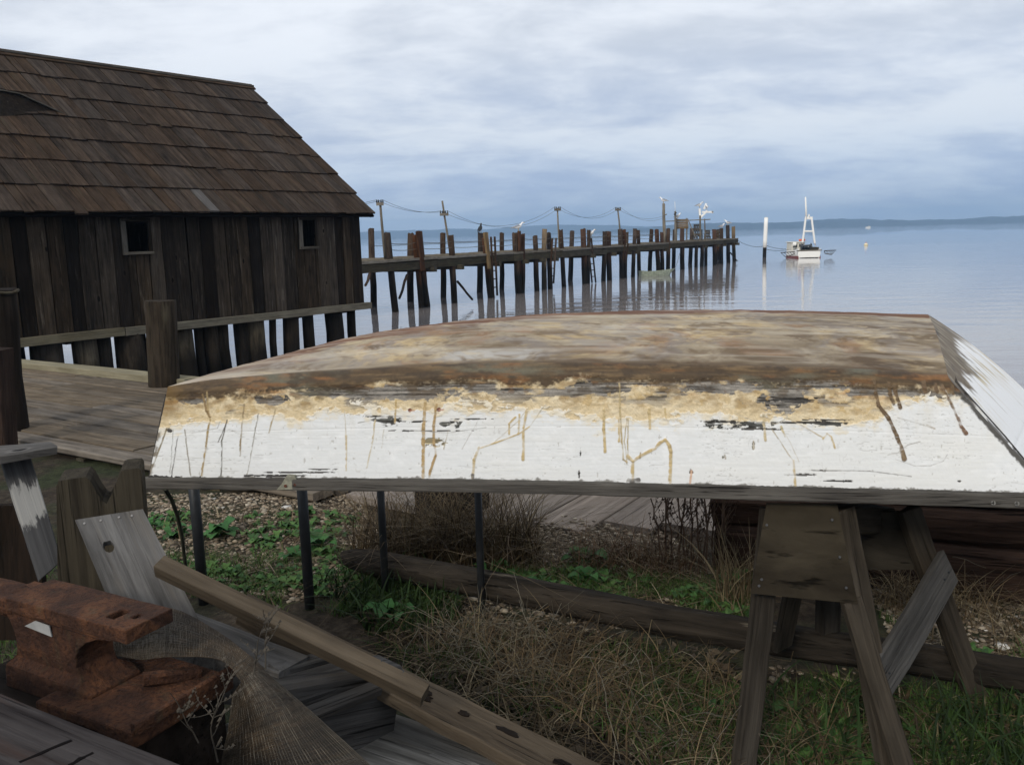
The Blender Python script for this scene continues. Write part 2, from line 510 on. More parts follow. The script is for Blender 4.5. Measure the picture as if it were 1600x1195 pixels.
M['glass'] = plain('dark_cabin_glass', (.02, .025, .03), .15)
M['netting'] = plain('old_netting', (.09, .07, .045), .95, var=.5, nscale=12)
M['black'] = plain('interior_dark_wood', (.006, .005, .005), .95, spec=.05)

# ================================================================== SETTING
AX = Vector((.84, -.54, 0)).normalized()      # along the boardwalk
BX = Vector((.54, .84, 0)).normalized()       # across it, towards the bay
def ab(a, b, z=0.0): return AX * a + BX * b + Vector((0, 0, z))

# ---- ground: yard, shore slope, mud
def ground_h(x, y):
    b = x * BX.x + y * BX.y
    z = np.where(b < 6.4, 0.0, -(b - 6.4) * 1.35 / 5.6)
    z = np.maximum(z, -3.0)
    bump = (fbm(x * 1.3, y * 1.3, 4, 2) - .5) * .10 + (fbm(x * 6, y * 6, 3, 5) - .5) * .035
    return z + bump - .03
def axis(lo, a, b, hi, d):
    l = a - np.geomspace(.06, a - lo, 40)[::-1]; r = b + np.geomspace(.06, hi - b, 40)
    return np.concatenate([l, np.arange(a, b, d), r])
gx = axis(-70, -4.5, 4.0, 70, .06); gy = axis(-40, 0.8, 7.0, 30, .06)
GX, GY = np.meshgrid(gx, gy)
GZ = ground_h(GX, GY)
nx, ny = len(gx), len(gy)
idx = np.arange(nx * ny).reshape(ny, nx)
gq = np.stack([idx[:-1, :-1], idx[:-1, 1:], idx[1:, 1:], idx[1:, :-1]], -1).reshape(-1, 4)
m, nt, bs = newmat('yard_soil')
v = coords(nt, rnd=False)
n1 = nnoise(nt, v, 1.3, 5, .6); n2 = nnoise(nt, v, 18, 6, .7); n3 = nnoise(nt, v, 70, 4, .6)
soil = nramp(nt, n2, [(.3, (.016, .012, .008)), (.5, (.040, .030, .020)), (.72, (.085, .066, .046))])
moss = nramp(nt, n2, [(.3, (.012, .020, .007)), (.7, (.040, .055, .018))])
col = nmix(nt, nramp(nt, n1, [(.46, 0.0), (.60, .75)]), soil, moss)
geo = nd(nt, 'ShaderNodeNewGeometry'); sp = nd(nt, 'ShaderNodeSeparateXYZ')
nt.links.new(geo.outputs['Position'], sp.inputs[0])
mudf = nd(nt, 'ShaderNodeMapRange'); mudf.inputs['From Min'].default_value = -.5; mudf.inputs['From Max'].default_value = -.15
nt.links.new(sp.outputs[2], mudf.inputs[0])
col = nmix(nt, mudf.outputs[0], nramp(nt, n2, [(.35, (.03, .028, .025)), (.7, (.085, .08, .072))]), col)
nt.links.new(col, bs.inputs['Base Color'])
bs.inputs['Roughness'].default_value = .95; bs.inputs['Specular IOR Level'].default_value = .2
nbump(nt, bs, nmath(nt, 'ADD', n2, nmath(nt, 'MULTIPLY', n3, .5)), 1.0, .03)
M['soil'] = m
ground = bulk('ground', np.stack([GX, GY, GZ], -1).reshape(-1, 3), gq, M['soil'], smooth=True, kind='structure')

# ---- water
m, nt, bs = newmat('bay_water')
v = coords(nt, (1, 1, 1), rnd=False)
def wv(sx, sy, sc, det, rough=.5):
    return nnoise(nt, coords(nt, (sx, sy, 1), rnd=False), sc, det, rough)
ca = wv(.35, 1.0, .9, 4)                       # slow swell, crests across the view
cb_ = wv(.5, 1.0, 4.0, 3)                     # small ripple
calm = nramp(nt, wv(.25, 1.0, .045, 3), [(.38, .25), (.62, 1.0)])
h = nmath(nt, 'ADD', nmath(nt, 'MULTIPLY', ca, .75), nmath(nt, 'MULTIPLY', cb_, .10))
h = nmath(nt, 'MULTIPLY', h, calm)
nbump(nt, bs, h, 1.0, .042)
bs.inputs['Base Color'].default_value = (.235, .215, .21, 1)
bs.inputs['Roughness'].default_value = .015
bs.inputs['IOR'].default_value = 1.40
M['water'] = m
S = 5000
water = meshobj('water', [(-S, -S, WATER), (S, -S, WATER), (S, S, WATER), (-S, S, WATER)], [(0, 1, 2, 3)], M['water'])
tag(water, kind='structure')

# ---- hills across the bay
m, nt, bs = newmat('far_forest')
n = nnoise(nt, coords(nt, (1, 1, 2), rnd=False), .02, 6, .65)
nt.links.new(nramp(nt, n, [(.35, (.012, .020, .022)), (.65, (.028, .040, .038))]), bs.inputs['Base Color'])
bs.inputs['Roughness'].default_value = 1.0; bs.inputs['Specular IOR Level'].default_value = 0
M['hill'] = m
def hills(name, prof, D, seed):
    px = np.linspace(prof[0][0], prof[-1][0], 260)
    py = np.interp(px, [p[0] for p in prof], [p[1] for p in prof])
    py = py + .30 * (372 - .0252 * (px - 570) - py)
    py = py - (fbm(px * .02, px * 0 + seed, 4, seed) - .5) * 5 - (fbm(px * .12, px * 0, 3, seed + 2) - .5) * 1.6
    V = []
    rows = [(-.10, -.05), (-.07, .35), (-.035, .75), (0, 1.0), (.05, .7), (.1, -.05)]
    for q, (dd, hh) in enumerate(rows):
        for i, (x, y) in enumerate(zip(px, py)):
            p = at(x, y, D); hz = p.z - WATER
            k = 1 + dd + .012 * math.sin(i * .7 + q) + .01 * math.sin(i * 1.9 + q * 2)
            jj = 1 if q in (0, 3, 5) else 1 + .25 * math.sin(i * .43 + q * 1.7)
            V.append((p.x * k, p.y * k, WATER + hz * hh * jj))
    n = len(px)
    ii = np.arange(n * len(rows)).reshape(len(rows), n)
    q = np.stack([ii[:-1, :-1], ii[:-1, 1:], ii[1:, 1:], ii[1:, :-1]], -1).reshape(-1, 4)
    return bulk(name, V, q, M['hill'], smooth=True, kind='structure')
hills('far_hills', [(-1200, 396), (-400, 376), (300, 364), (550, 359), (640, 357), (700, 354), (780, 352), (840, 348), (900, 347), (960, 349), (1010, 352), (1060, 354), (1120, 352), (1250, 350), (1500, 352)], 4200, 3)
hills('near_hills', [(820, 368), (980, 358), (1030, 352), (1090, 345), (1140, 343), (1180, 346), (1230, 345), (1270, 341), (1315, 337), (1350, 339), (1420, 340), (1500, 338), (1560, 335), (1640, 332), (1900, 330), (2600, 326)], 3000, 8)

# ---- boardwalk: boards along AX, ramp boards along BX
bw = thing('boardwalk', 'weathered brown plank boardwalk between the shed and the white boat', 'boardwalk', ab(-8, 3.8, 0))
b = 3.78
while b < 6.15:
    w = random.uniform(.19, .27)
    a = -15.0 + random.uniform(0, 1.0)
    while a < -4.0:
        L = random.choice([2.4, 3.0, 3.7, 4.4])
        a1 = min(a + L, -3.95 + random.uniform(-.01, .01))
        if a1 > a + .2:
            z = .035 + random.uniform(-.006, .008)
            beam('plank', ab(a, b + w / 2, z), ab(a1 - .006, b + w / 2, z + random.uniform(-.004, .004)), w - random.uniform(.018, .034), .05, M['deck'], bw, bev=.008, seg=3, wob=.002, endj=.006)
        a = a1
    b += w
kb = beam('kerb_beam', ab(-15, 6.32, .05), ab(-8.35, 6.30, .06), .24, .14, M['kerb'], bw, seg=4, wob=.006, endj=.02)
for a in np.arange(-14.5, -3.9, 1.6):
    beam('joist', ab(a, 3.8, -.08), ab(a, 6.4, -.08), .1, .16, M['stringer'], bw)
for a in np.arange(-14.5, -3.5, 2.2):
    pole('pile', ab(a, 6.2, -2.4), ab(a, 6.2, -.02), .12, .11, M['shedpile'], bw, sides=8, seg=2)
rp = thing('plank_ramp', 'pale gray plank ramp behind the gravel under the boat', 'ramp', ab(-2.4, 4.2, 0))
a = -3.9
while a < -1.75:
    w = random.uniform(.28, .36)
    z = -.004 + random.uniform(-.003, .004)
    beam('plank', ab(a + w / 2, 4.05 + max(0, a + 2.7) * .5 + random.uniform(-.03, .03), z), ab(a + w / 2, 6.5, z), w - .012, .05, M['ramp'], rp, bev=.006, seg=3, wob=.002, endj=.01)
    a += w

# ================================================================== SHED
SD = Vector((.605, .796, 0)).normalized()     # along the long wall, away from us
SN = Vector((.796, -.605, 0)).normalized()    # out of the wall, towards us
E0 = Vector((-3.50, 21.0, 0))                 # foot of the far corner
Z0, ZE = .14, 2.21                            # wall bottom and wall top
shed = thing('shed', 'dark weathered board shed with shake roof standing on piles', 'shed', E0)
LW = 11.5
def sw(k, z, out=0.0): return E0 - SD * k + SN * out + Vector((0, 0, z))   # k metres from the far corner
def wall_k(x, y):
    p = onplane(x, y, E0, SN); return -(p - E0).dot(SD), p.z
def rect_k(x0, y0, x1, y1):
    ka, za = wall_k(x0, (y0 + y1) / 2); kb2, zb = wall_k(x1, (y0 + y1) / 2)
    xm = (x0 + x1) / 2
    return kb2, ka, wall_k(xm, y1)[1], wall_k(xm, y0)[1]
wins = [rect_k(195, 346, 229, 393), rect_k(470, 344, 489, 385)]
k = 0.0
nb = 0
while k < LW:
    w = random.uniform(.24, .33)
    k1 = min(k + w, LW)
    segs = [(Z0 - random.uniform(0, .05), ZE)]
    for (wa, wb, wz0, wz1) in wins:
        if k < wb and k1 > wa:                       # board crosses the opening
            if k < wa - .06: k1 = wa; continue
            if k1 > wb + .06 and k >= wb - .06: continue
            if k1 > wb + .06 and k < wb - .06: k1 = wb
            segs = [(Z0, wz0), (wz1, ZE)]
    for (za, zb) in segs:
        out = random.uniform(0, .022)
        beam('board', sw((k + k1) / 2, za, .014 + out), sw((k + k1) / 2 + random.uniform(-.012, .012), zb, .014 + out), (k1 - k) - random.uniform(.006, .022), .025, M[random.choice(['shed', 'shed', 'shed', 'shed2', 'shed2', 'shed3', 'shed3'])], shed, up=SN, bev=.003, seg=2, wob=.003)
    if random.random() < .16 and not any(wa - .15 < k1 < wb + .15 for wa, wb, _a, _b in wins):   # batten over the joint
        z1 = random.choice([ZE, ZE, 1.3, 1.7])
        beam('batten', sw(k1, random.choice([Z0, Z0, .9]), .055), sw(k1, z1, .055), .05, .02, M['shed'] if random.random() < .5 else M['shed2'], shed, up=SN, bev=.003)
    k = k1
for (wa, wb, wz0, wz1) in wins:
    fr = beam('window_frame', sw(wb + .05, wz0 - .06, .06), sw(wb + .05, wz1 + .05, .06), .10, .03, M['frame'], shed, up=SN, bev=.003)
    beam('jamb', sw(wa - .035, wz0 - .02, .06), sw(wa - .035, wz1 + .03, .06), .06, .03, M['shed'], fr, up=SN, bev=.003)
    beam('sill', sw(wb + .08, wz0 - .03, .075), sw(wa - .06, wz0 - .03, .075), .07, .05, M['frame'], fr, bev=.003)
    beam('head', sw(wb + .08, wz1 + .03, .062), sw(wa - .06, wz1 + .03, .062), .03, .06, M['shed'], fr, bev=.003)
# closed dark inside: floor, back, ends, far roof slope
RUN, RISE = 4.19, 3.26
def inner(name, pts, mt='black'):
    return slab(name, *pts, .04, M[mt], shed, seg=1)
inner('floor', [sw(LW, Z0 + .02, -.05), sw(-.0, Z0 + .02, -.05), sw(0, Z0 + .02, -2 * RUN + .1), sw(LW, Z0 + .02, -2 * RUN + .1)])
for k_, nm in ((0.03, 'end_wall'), (LW - .03, 'end_wall')):
    prism(nm, [sw(k_, Z0, -.03), sw(k_, Z0, -2 * RUN + .05), sw(k_, ZE, -2 * RUN + .05), sw(k_, ZE + RISE - .12, -RUN + .1), sw(k_, ZE - .05, -.03)], SD * .03, M['shed'], shed)
prism('back_wall', [sw(0, Z0, -2 * RUN + .05), sw(LW, Z0, -2 * RUN + .05), sw(LW, ZE, -2 * RUN + .05), sw(0, ZE, -2 * RUN + .05)], -SN * .03, M['shed'], shed)
# roof: eave overhang .3 out, rake overhang .25
def rf(k, s, up=0.0):            # s: 0 at the eave edge .. 1 at the ridge
    nrm = (SN * RISE + Vector((0, 0, RUN))).normalized()
    return E0 - SD * k + SN * (.30 - s * (RUN + .10)) + Vector((0, 0, ZE - .03 + s * (RISE + .08))) + nrm * up
roof = slab('roof', rf(LW, 0, -.02), rf(-.22, 0, -.02), rf(-.22, 1, -.02), rf(LW, 1, -.02), .05, M['black'], shed, seg=1)
bk0, bk1 = sw(LW, ZE - .1, -2 * RUN - .2), sw(-.22, ZE - .1, -2 * RUN - .2)
slab('roof', bk0, bk1, rf(-.22, 1, -.02), rf(LW, 1, -.02), .05, M['shake'], shed, seg=1)
NC = 7
pale_k = wall_k(318, 320)[0]
for c in range(NC):
    s0, s1 = c / NC, min(1.0, (c + 1) / NC + .05)
    k = -.25 + random.uniform(0, .04)
    lim = LW - .2 - (0 if c < 6 else 0)
    while k < lim:
        w = random.uniform(.16, .38)
        st = s0 + random.uniform(-.0025, .0025)
        up = .035 + random.uniform(0, .010)
        if random.random() < .07: st -= random.uniform(.004, .012)
        mt = M['shake']
        if c == 0 and abs(k + w / 2 - pale_k) < .16: mt = M['shakepale']
        beam('shake', rf(k + w / 2, st, up + .012), rf(k + w / 2 + random.uniform(-.01, .01), s1, up - .03), w - random.uniform(.004, .02), random.uniform(.025, .04), mt, roof, up=(SN * RISE + Vector((0, 0, RUN))), bev=.003, endj=.008)
        k += w
beam('ridge_cap', rf(LW, 1.0, .04), rf(-.28, 1.0, .04), .22, .045, M['shake'], roof, up=(SN * RISE + Vector((0, 0, RUN))), seg=5, wob=.006)
beam('ridge_cap', rf(LW, 1.0, .075) - SN * .02, rf(-.27, 1.0, .075) - SN * .02, .10, .04, M['frame'], roof, seg=5, wob=.004)
for s_ in (0, ):
    beam('rake_board', rf(-.20, .01, -.06), rf(-.20, .99, -.06), .03, .12, M['shed'], roof, up=(SN * RISE + Vector((0, 0, RUN))))
# lifted roof hatch at the left edge of the view
h0 = onplane(96, 176, rf(0, 0, .05), (SN * RISE + Vector((0, 0, RUN))).normalized())
hk = -(h0 - E0).dot(SD)
hs = (.30 - (h0 - E0).dot(SN)) / (RUN + .10)
ht = [rf(hk, hs, .03), rf(hk + .75, hs + .045, .22), rf(hk + 1.9, hs + .05, .30), rf(hk + 1.9, hs - .07, .10), rf(hk + .8, hs - .03, .05)]
cen = rf(hk + 1.2, hs + .16, .05)
V = [*ht, cen, rf(hk + 1.9, hs + .2, .05), rf(hk + 1.9, hs - .1, .02), rf(hk + .8, hs - .03, .02)]
o = meshobj('roof_hatch', [p - h0 for p in V], [(0, 5, 1), (1, 5, 6, 2), (0, 1, 4), (1, 2, 3, 4), (4, 3, 7, 8), (2, 6, 7, 3)], M['shed3'], Matrix.Translation(h0), shed)
beam('hatch_edge', ht[0] + Vector((0, 0, .02)), ht[1] + Vector((0, 0, .02)), .10, .025, M['frame'], o, bev=.003)
beam('hatch_edge', ht[1] + Vector((0, 0, .02)), ht[2] + Vector((0, 0, .02)), .10, .025, M['frame'], o, bev=.003)
# sill beam and floor beams
beam('sill_beam', sw(LW, Z0 - .08, .06), sw(6.1, Z0 - .08, .06), .16, .15, M['sill'], shed, seg=5, wob=.006, endj=.01)
beam('sill_beam', sw(6.08, Z0 - .08, .05), sw(-.12, Z0 - .085, .08), .16, .15, M['sill'], shed, seg=5, wob=.006, endj=.01)
for k_ in np.arange(.5, LW, 1.3):
    beam('floor_beam', sw(k_, Z0 - .12, -.12), sw(k_, Z0 - .12, -7.5), .16, .2, M['shedpile'], shed)
# piles: front row by sight, rear rows regular
for (x, wpx, mt) in [(75, 50, 'shedpile'), (135, 40, 'pale'), (205, 46, 'shedpile'), (290, 32, 'pale'), (313, 14, 'shedpile'), (332, 26, 'shedpile'), (355, 24, 'shedpile'), (402, 34, 'pale'), (460, 26, 'shedpile'), (530, 30, 'shedpile'), (165, 26, 'shedpile'), (383, 24, 'shedpile'), (486, 18, 'palepile'), (432, 12, 'shedpile'), (556, 14, 'palepile')]:
    kk, _z = wall_k(x, 500)
    D = sw(kk, 0).y
    r = wpx * D / F_PX / 2
    back = -random.uniform(.10, .25)
    base = sw(kk, 0, back)
    ln = Vector((random.uniform(-.05, .05), random.uniform(-.04, .04), 0))
    pole('pile', base + ln * 2 + Vector((0, 0, -2.6)), base + Vector((0, 0, Z0 - .15)), r * 1.05, r * .95, M['palepile'] if mt == 'pale' else M['shedpile'], shed, sides=12, seg=5, wob=.015, rough=.06)
for row in (3.8, 7.2):
    for k_ in np.arange(.6, LW, 2.7):
        base = sw(k_ + random.uniform(-.3, .3), 0, -row)
        pole('pile', base + Vector((0, 0, -2.6)), base + Vector((random.uniform(-.1, .1), 0, Z0 - .15)), .16, .15, M['shedpile'], shed, sides=8, seg=3, wob=.02)

# ================================================================== PIER
PA, PT, PN = Vector((-4.69, 35.83, 0)), Vector((.488, .873, 0)).normalized(), Vector((-.873, .488, 0)).normalized()
def prow(x, y, off=0.0):
    """distance along the pier where the sight line of column x, y crosses the row set off by off"""
    d = ray(x, y); A = PA + PN * off
    det = d.x * -PT.y + d.y * PT.x
    kk = (d.x * A.y - d.y * A.x) / det
    return kk
def pp(k, off=0.0, z=0.0): return PA + PT * k + PN * off + Vector((0, 0, z))
DZ = .78
pier = thing('pier', 'long old timber pier on leaning piles reaching into the bay', 'pier', pp(0, 0, WATER))
K0, K1 = -9.0, prow(1150, 375)
# walkway boards: too fine to pick apart from the yard
V, Fq = [], []
k = K0
while k < K1:
    w = random.uniform(.22, .32)
    z = DZ + random.uniform(-.02, .012); e0, e1 = random.uniform(-.22, -.08), 2.5 + random.uniform(.08, .2)
    q = len(V)
    for zz in (z - .07, z):
        for (kk, oo) in ((k, e0), (k + w - .02, e0), (k + w - .02, e1), (k, e1)):
            V.append(pp(kk, oo, zz))
    for f_ in ((0, 1, 2, 3), (7, 6, 5, 4), (0, 4, 5, 1), (1, 5, 6, 2), (2, 6, 7, 3), (3, 7, 4, 0)):
        Fq.append([q + i for i in f_][::-1])
    k += w
bulk('walkway_boards', [tuple(v) for v in V], Fq, M['pier'], parent=pier, kind='stuff')
k = K0
while k < K1 - .5:
    k1 = min(k + random.uniform(5, 7.5), K1)
    dz = random.uniform(-.05, .05)
    for off in (-.13, .95, 2.45):
        beam('stringer', pp(k, off, DZ - .27 + dz), pp(k1, off, DZ - .27 + dz), .14, .32, M['stringer'], pier, seg=3, wob=.012)
    beam('edge_board', pp(k, -.2, DZ - .06 + dz * .4), pp(k1 - .03, -.2, DZ - .05), .06, .10, M['pier'], pier, seg=3, wob=.008)
    k = k1
PILES = [(580, 358, 584, 464, 1, 10, 0), (605, 364, 618, 487, 0, 10, 0), (642, 365, 641, 466, 1, 10, 0), (648, 368, 658, 480, 0, 9, 1), (655, 362, 667, 481, 0, 10, 1),
         (692, 365, 693, 465, 1, 9.5, 0), (704, 368, 710, 471, 0, 9.5, 0), (751, 364, 750, 462, 1, 9, 0), (759, 364, 769, 466, 0, 8, 2), (756, 372, 766, 466, 0, 8, 1), (784, 364, 784, 454, 1, 7.5, 0),
         (804, 364, 810, 458, 0, 9, 0), (811, 362, 813, 458, 0, 6, 1), (817, 366, 817, 456, 0, 7, 1), (836, 369, 839, 454, 0, 8, 0), (851, 359, 850, 452, 0, 8, 2), (857, 364, 860, 451, 0, 8, 0),
         (876, 359, 881, 448, 0, 7.5, 0), (894, 361, 891, 438, 1, 7.5, 0), (911, 358, 914, 443, 0, 9, 1), (920, 360, 919, 442, 0, 6, 0), (945, 362, 943, 434, 0, 7.5, 0), (951, 362, 952, 434, 0, 8, 1),
         (969, 358, 972, 430, 0, 8, 0), (975, 359, 976, 430, 0, 6, 1), (980, 363, 977, 424, 1, 5, 0), (992, 358, 989, 428, 0, 6.5, 0), (997, 360, 999, 428, 0, 6, 0), (1018, 359, 1015, 424, 1, 6.5, 0),
         (1026, 359, 1029, 424, 0, 7, 1), (1034, 363, 1035, 424, 0, 6, 1), (1044, 357, 1044, 422, 0, 6.5, 0), (1054, 359, 1052, 421, 1, 6, 0), (1066, 358, 1066, 420, 0, 7, 1), (1081, 357, 1078, 416, 1, 6, 0),
         (1088, 380, 1088, 416, 0, 5.5, 0), (1097, 376, 1097, 415, 0, 6, 0), (1103, 376, 1103, 415, 0, 5, 0), (1116, 359, 1117, 412, 0, 7, 1), (1121, 360, 1122, 411, 1, 5, 1), (1127, 357, 1127, 411, 0, 6, 0), (1137, 352, 1138, 410, 0, 6, 0), (1146, 354, 1147, 409, 0, 5.5, 2)]
PK = []
for i, (xt, yt, xb, yb, row, wp, mt) in enumerate(PILES):
    off = -.05 if row == 0 else 2.5
    kb_ = prow(xb, yb, off)
    ft = pp(kb_, off, WATER)
    top = at(xt, yt, ft.y + random.uniform(-.3, .3))
    r = wp * ft.y / F_PX / 2
    d = (top - ft)
    pole('pile', ft - d * .45, top, r * 1.06, r * .94, M[['pile', 'pilered', 'piletan'][mt]], pier, sides=10, seg=6, wob=.02, rough=.06, topj=.04)
    PK.append((kb_, off, top, ft, r))
    if row == 0 and i % 2 == 0:                      # cross cap under the boards
        beam('cross_cap', pp(kb_ + .2, -.45, DZ - .52), pp(kb_ + .2, 2.8, DZ - .52), .2, .22, M['stringer'], pier)
# square fender boards spiked on some piles
for (x0, y0, x1, y1, w, mt) in [(653, 362, 661, 423, 9, 'pilered'), (758, 363, 765, 420, 8, 'piletan'), (811, 361, 812, 392, 6, 'pilered')]:
    kk = prow(x1, y1, -.28); D = pp(kk, -.28).y
    beam('fender_board', at(x1, y1, D), at(x0, y0, D), w * D / F_PX, .10, M[mt], pier, up=-PN, seg=2, wob=.01)
# ladders
def ladder(x0, y0, x1, y1, wpx, off=-.35):
    kk = prow(x1, y1, off); D = pp(kk, off).y
    a, b2 = at(x0, y0, D), at(x1, y1, D)
    side = Vector((.97, .2, 0)) * (wpx * D / F_PX / 2)
    la = beam('ladder', a - side, b2 - side, .06, .09, M['pile'], pier, up=-PN)
    beam('rail', a + side, b2 + side, .06, .09, M['pile'], la, up=-PN)
    n = int((a - b2).length / .36)
    for i in range(1, n):
        p = a.lerp(b2, i / n)
        beam('rung', p - side, p + side, .05, .06, M['pile'], la, up=-PN, bev=.004)
ladder(770, 370, 774, 462, 6)
ladder(866, 372, 862, 443, 6)
ladder(921, 372, 928, 442, 6)
ladder(979, 380, 975, 420, 5)
# hand ropes strung from pile to pile
near = sorted([q for q in PK if q[1] < 1], key=lambda q: q[0])
for lev in (.62, .36):
    pts = []
    for q in near[:22]:
        d = (q[2] - q[3]).normalized()
        zz = DZ + lev
        base = q[3] + d * ((zz - WATER) / d.z)
        pts.append(base - PN * (q[4] + .01) * .6)
    full = []
    for a_, b_ in zip(pts[:-1], pts[1:]):
        full += sag(a_, b_, .04, 4)[:-1]
    full.append(pts[-1])
    tube('hand_rope', full, .012, M['rope'], pier, sides=4)
far = sorted([q for q in PK if q[1] > 1], key=lambda q: q[0])
pts = [Vector((*(q[3].xy), DZ + .5)) for q in far]
tube('hand_rope', pts, .012, M['rope'], pier, sides=4)
# loose braces trailing into the water
for (x0, y0, x1, y1) in [(636, 430, 624, 466), (715, 440, 738, 468), (1141, 395, 1152, 408), (579, 424, 571, 446)]:
    kk = prow(x0, y0, -.1); D = pp(kk).y
    pole('brace', at(x1, y1, D - 2), at(x0, y0, D), .05, .06, M['pile'], pier, sides=6, seg=3, wob=.03)

# ---- utility poles on the pier
def upole(x0, y0, x1, y1, wpx, arm_y, armw, label, off=.5, braces=True, tilt=0.0):
    kk = prow(x1, y1, off); base = pp(kk, off, DZ); D = base.y
    top = at(x0, y0, D)
    t = thing('utility_pole', label, 'utility pole', base, 'utility poles along the pier')
    r = wpx * D / F_PX / 2
    pl = pole('pole_shaft', base, top, r, r * .8, M['pier'], t, sides=8, seg=3, wob=.01)
    f_ = (arm_y - y0) / (y1 - y0)
    ac = top.lerp(base, f_)
    hw = armw * D / F_PX / 2
    dx = Vector((1, .25, tilt)).normalized()
    arm = beam('crossarm', ac - dx * hw + Vector((0, -.1, 0)), ac + dx * hw + Vector((0, -.1, 0)), .09, .12, M['pier'], t)
    ends = []
    for s in (-.85, -.35, .35, .85) if braces else (-.85, .85):
        p = ac + dx * hw * s + Vector((0, -.1, .06))
        pole('insulator', p, p + Vector((0, 0, .11)), .035, .02, M['glass'], arm, sides=6, seg=1)
        ends.append(p + Vector((0, 0, .10)))
    return ends[0], ends[-1]
U = [upole(594, 317, 602, 404, 4.5, 319, 11, 'pier utility pole leaning beside the shed roof with short crossarm'),
     upole(691, 314, 704, 402, 3.6, 336, 13, 'tallest leaning pier utility pole with crossarm below its top'),
     upole(871, 325, 874, 392, 3.0, 328, 10, 'upright utility pole at the middle of the pier'),
     upole(965, 325, 971, 384, 2.8, 328, 9, 'leaning utility pole on the pier left of the mast pole')]
mast_b = pp(prow(1038, 380, .6), .6, DZ); mast_t = at(1037, 318, mast_b.y)
mp_ = thing('mast_pole', 'thick bare pole near the pier head with a gull on top', 'pole', mast_b)
pole('pole_shaft', mast_b, mast_t, .13, .10, M['pier'], mp_, sides=8, seg=4, wob=.02)
beam('bracket', at(1036, 337, mast_b.y - .1), at(1042, 335, mast_b.y - .1), .07, .07, M['pier'], mp_)
for i, (a_, b_, s_, lab) in enumerate([(None, 0, .3, 'pair of power lines from behind the shed roof to the leaning pole'), (0, 1, .22, 'pair of power lines sagging between the two leaning poles by the shed'), (1, 2, .85, 'pair of deeply sagging power lines over the middle of the pier'), (2, 3, .62, 'pair of power lines between the upright pole and the next leaning one'), (3, 4, .45, 'pair of power lines from the last utility pole to the mast pole')]):
    th = None
    for s in (0, 1):
        p0 = (U[a_][s] if a_ is not None else U[0][s] - PT * 9 + Vector((0, 0, -.3)))
        p1 = (U[b_][s] if b_ < 4 else mast_t - Vector((0, 0, .9 + .15 * s)))
        if th is None:
            th = thing('power_line', lab, 'power line', p0.lerp(p1, .5), 'power lines along the pier')
        tube('wire', sag(p0, p1, s_ * (1 + .1 * s)), .007, M['wire'], th, sides=4)

# ---- pier head: hoist, signboard, crates, bird
def lump(name, prof, mat, W, parent=None, sides=10):
    """lathe along local X of (x, r, zoff) rings"""
    V, Fc = [], []
    for (x, ry, rz, zo) in prof:
        for k in range(sides):
            a = 2 * math.pi * k / sides
            V.append((x, math.cos(a) * ry, math.sin(a) * rz + zo))
    for i in range(len(prof) - 1):
        for k in range(sides):
            a, c = i * sides + k, i * sides + (k + 1) % sides
            Fc.append((a, c, c + sides, a + sides))
    Fc.append(tuple(range(sides - 1, -1, -1))); n = (len(prof) - 1) * sides
    Fc.append(tuple(range(n, n + sides)))
    return meshobj(name, V, Fc, mat, W, parent, smooth=True)
def gull(p, yaw, label, s=1.0, dark=False):
    t = thing('bird' if dark else 'gull', label, 'bird', p, None if dark else 'gulls on the pier')
    W = Matrix.Translation(Vector(p) + Vector((0, 0, .10 * s))) @ Matrix.Rotation(yaw, 4, 'Z') @ Matrix.Rotation(-.5 if dark else -.12, 4, 'Y') @ Matrix.Scale(s, 4)
    w, g = (M['birdk'], M['birdk']) if dark else (M['birdw'], M['birdg'])
    bd = lump('body', [(-.27, .005, .01, .05), (-.18, .035, .02, .06), (-.08, .075, .065, .07), (.04, .085, .085, .085), (.12, .06, .07, .12), (.155, .038, .045, .17), (.185, .042, .044, .205), (.225, .036, .034, .212), (.25, .012, .012, .207)], w, W, t)
    for sy in (-1, 1):
        V = [(.10, sy * .07, .12), (.02, sy * .092, .10), (-.12, sy * .085, .085), (-.34, sy * .02, .055), (-.16, sy * .045, .125), (.02, sy * .05, .165)]
        V2 = [(x, y + sy * .008, z + .006) for x, y, z in V]
        o = meshobj('wing', V + V2, [tuple(range(6)), tuple(range(11, 5, -1))] + [(i, (i + 1) % 6, (i + 1) % 6 + 6, i + 6) for i in range(6)], g, W, t)
        fixn(o)
        pole('leg', Vector(p) + Vector((0, 0, -.02)) + (Matrix.Rotation(yaw, 3, 'Z') @ Vector((.0, sy * .03, 0))) * s, W @ Vector((0, sy * .03, .04)), .008 * s, .008 * s, M['beak'], t, sides=5, seg=1)
    lump('beak', [(.24, .012, .014, .206), (.275, .009, .012, .203), (.30, .003, .003, .196)], M['beak'], W, bd, sides=6)
    return t
def kp(x, y, off): return pp(prow(x, y, off), off, DZ)
sgb = kp(1064, 378, .9)
D = sgb.y
t = thing('signboard', 'blank brown plank signboard on two posts at the pier head', 'sign', sgb)
for i, (y0, y1) in enumerate([(342.6, 346.2), (346.6, 350), (350.4, 353.6), (354, 357.6)]):
    ym = (y0 + y1) / 2
    beam('plank', at(1055, ym + .3, D), at(1075.5, ym - .3, D), .05, (y1 - y0) * D / F_PX, M['piletan'], t, up=(0, 0, 1))
for x in (1057, 1073):
    beam('post', at(x, 377, D + .1), at(x, 341, D + .1), .10, .10, M['pier'], t, up=(0, -1, 0))
fr = thing('hoist_frame', 'thin timber hoist frame of posts and crossbar at the pier head', 'frame', kp(1076, 377, .3))
D2 = kp(1076, 377, .3).y
beam('post', at(1055, 377, D2 - .5), at(1055, 330, D2 - .5), .12, .12, M['pier'], fr, up=(0, -1, 0))
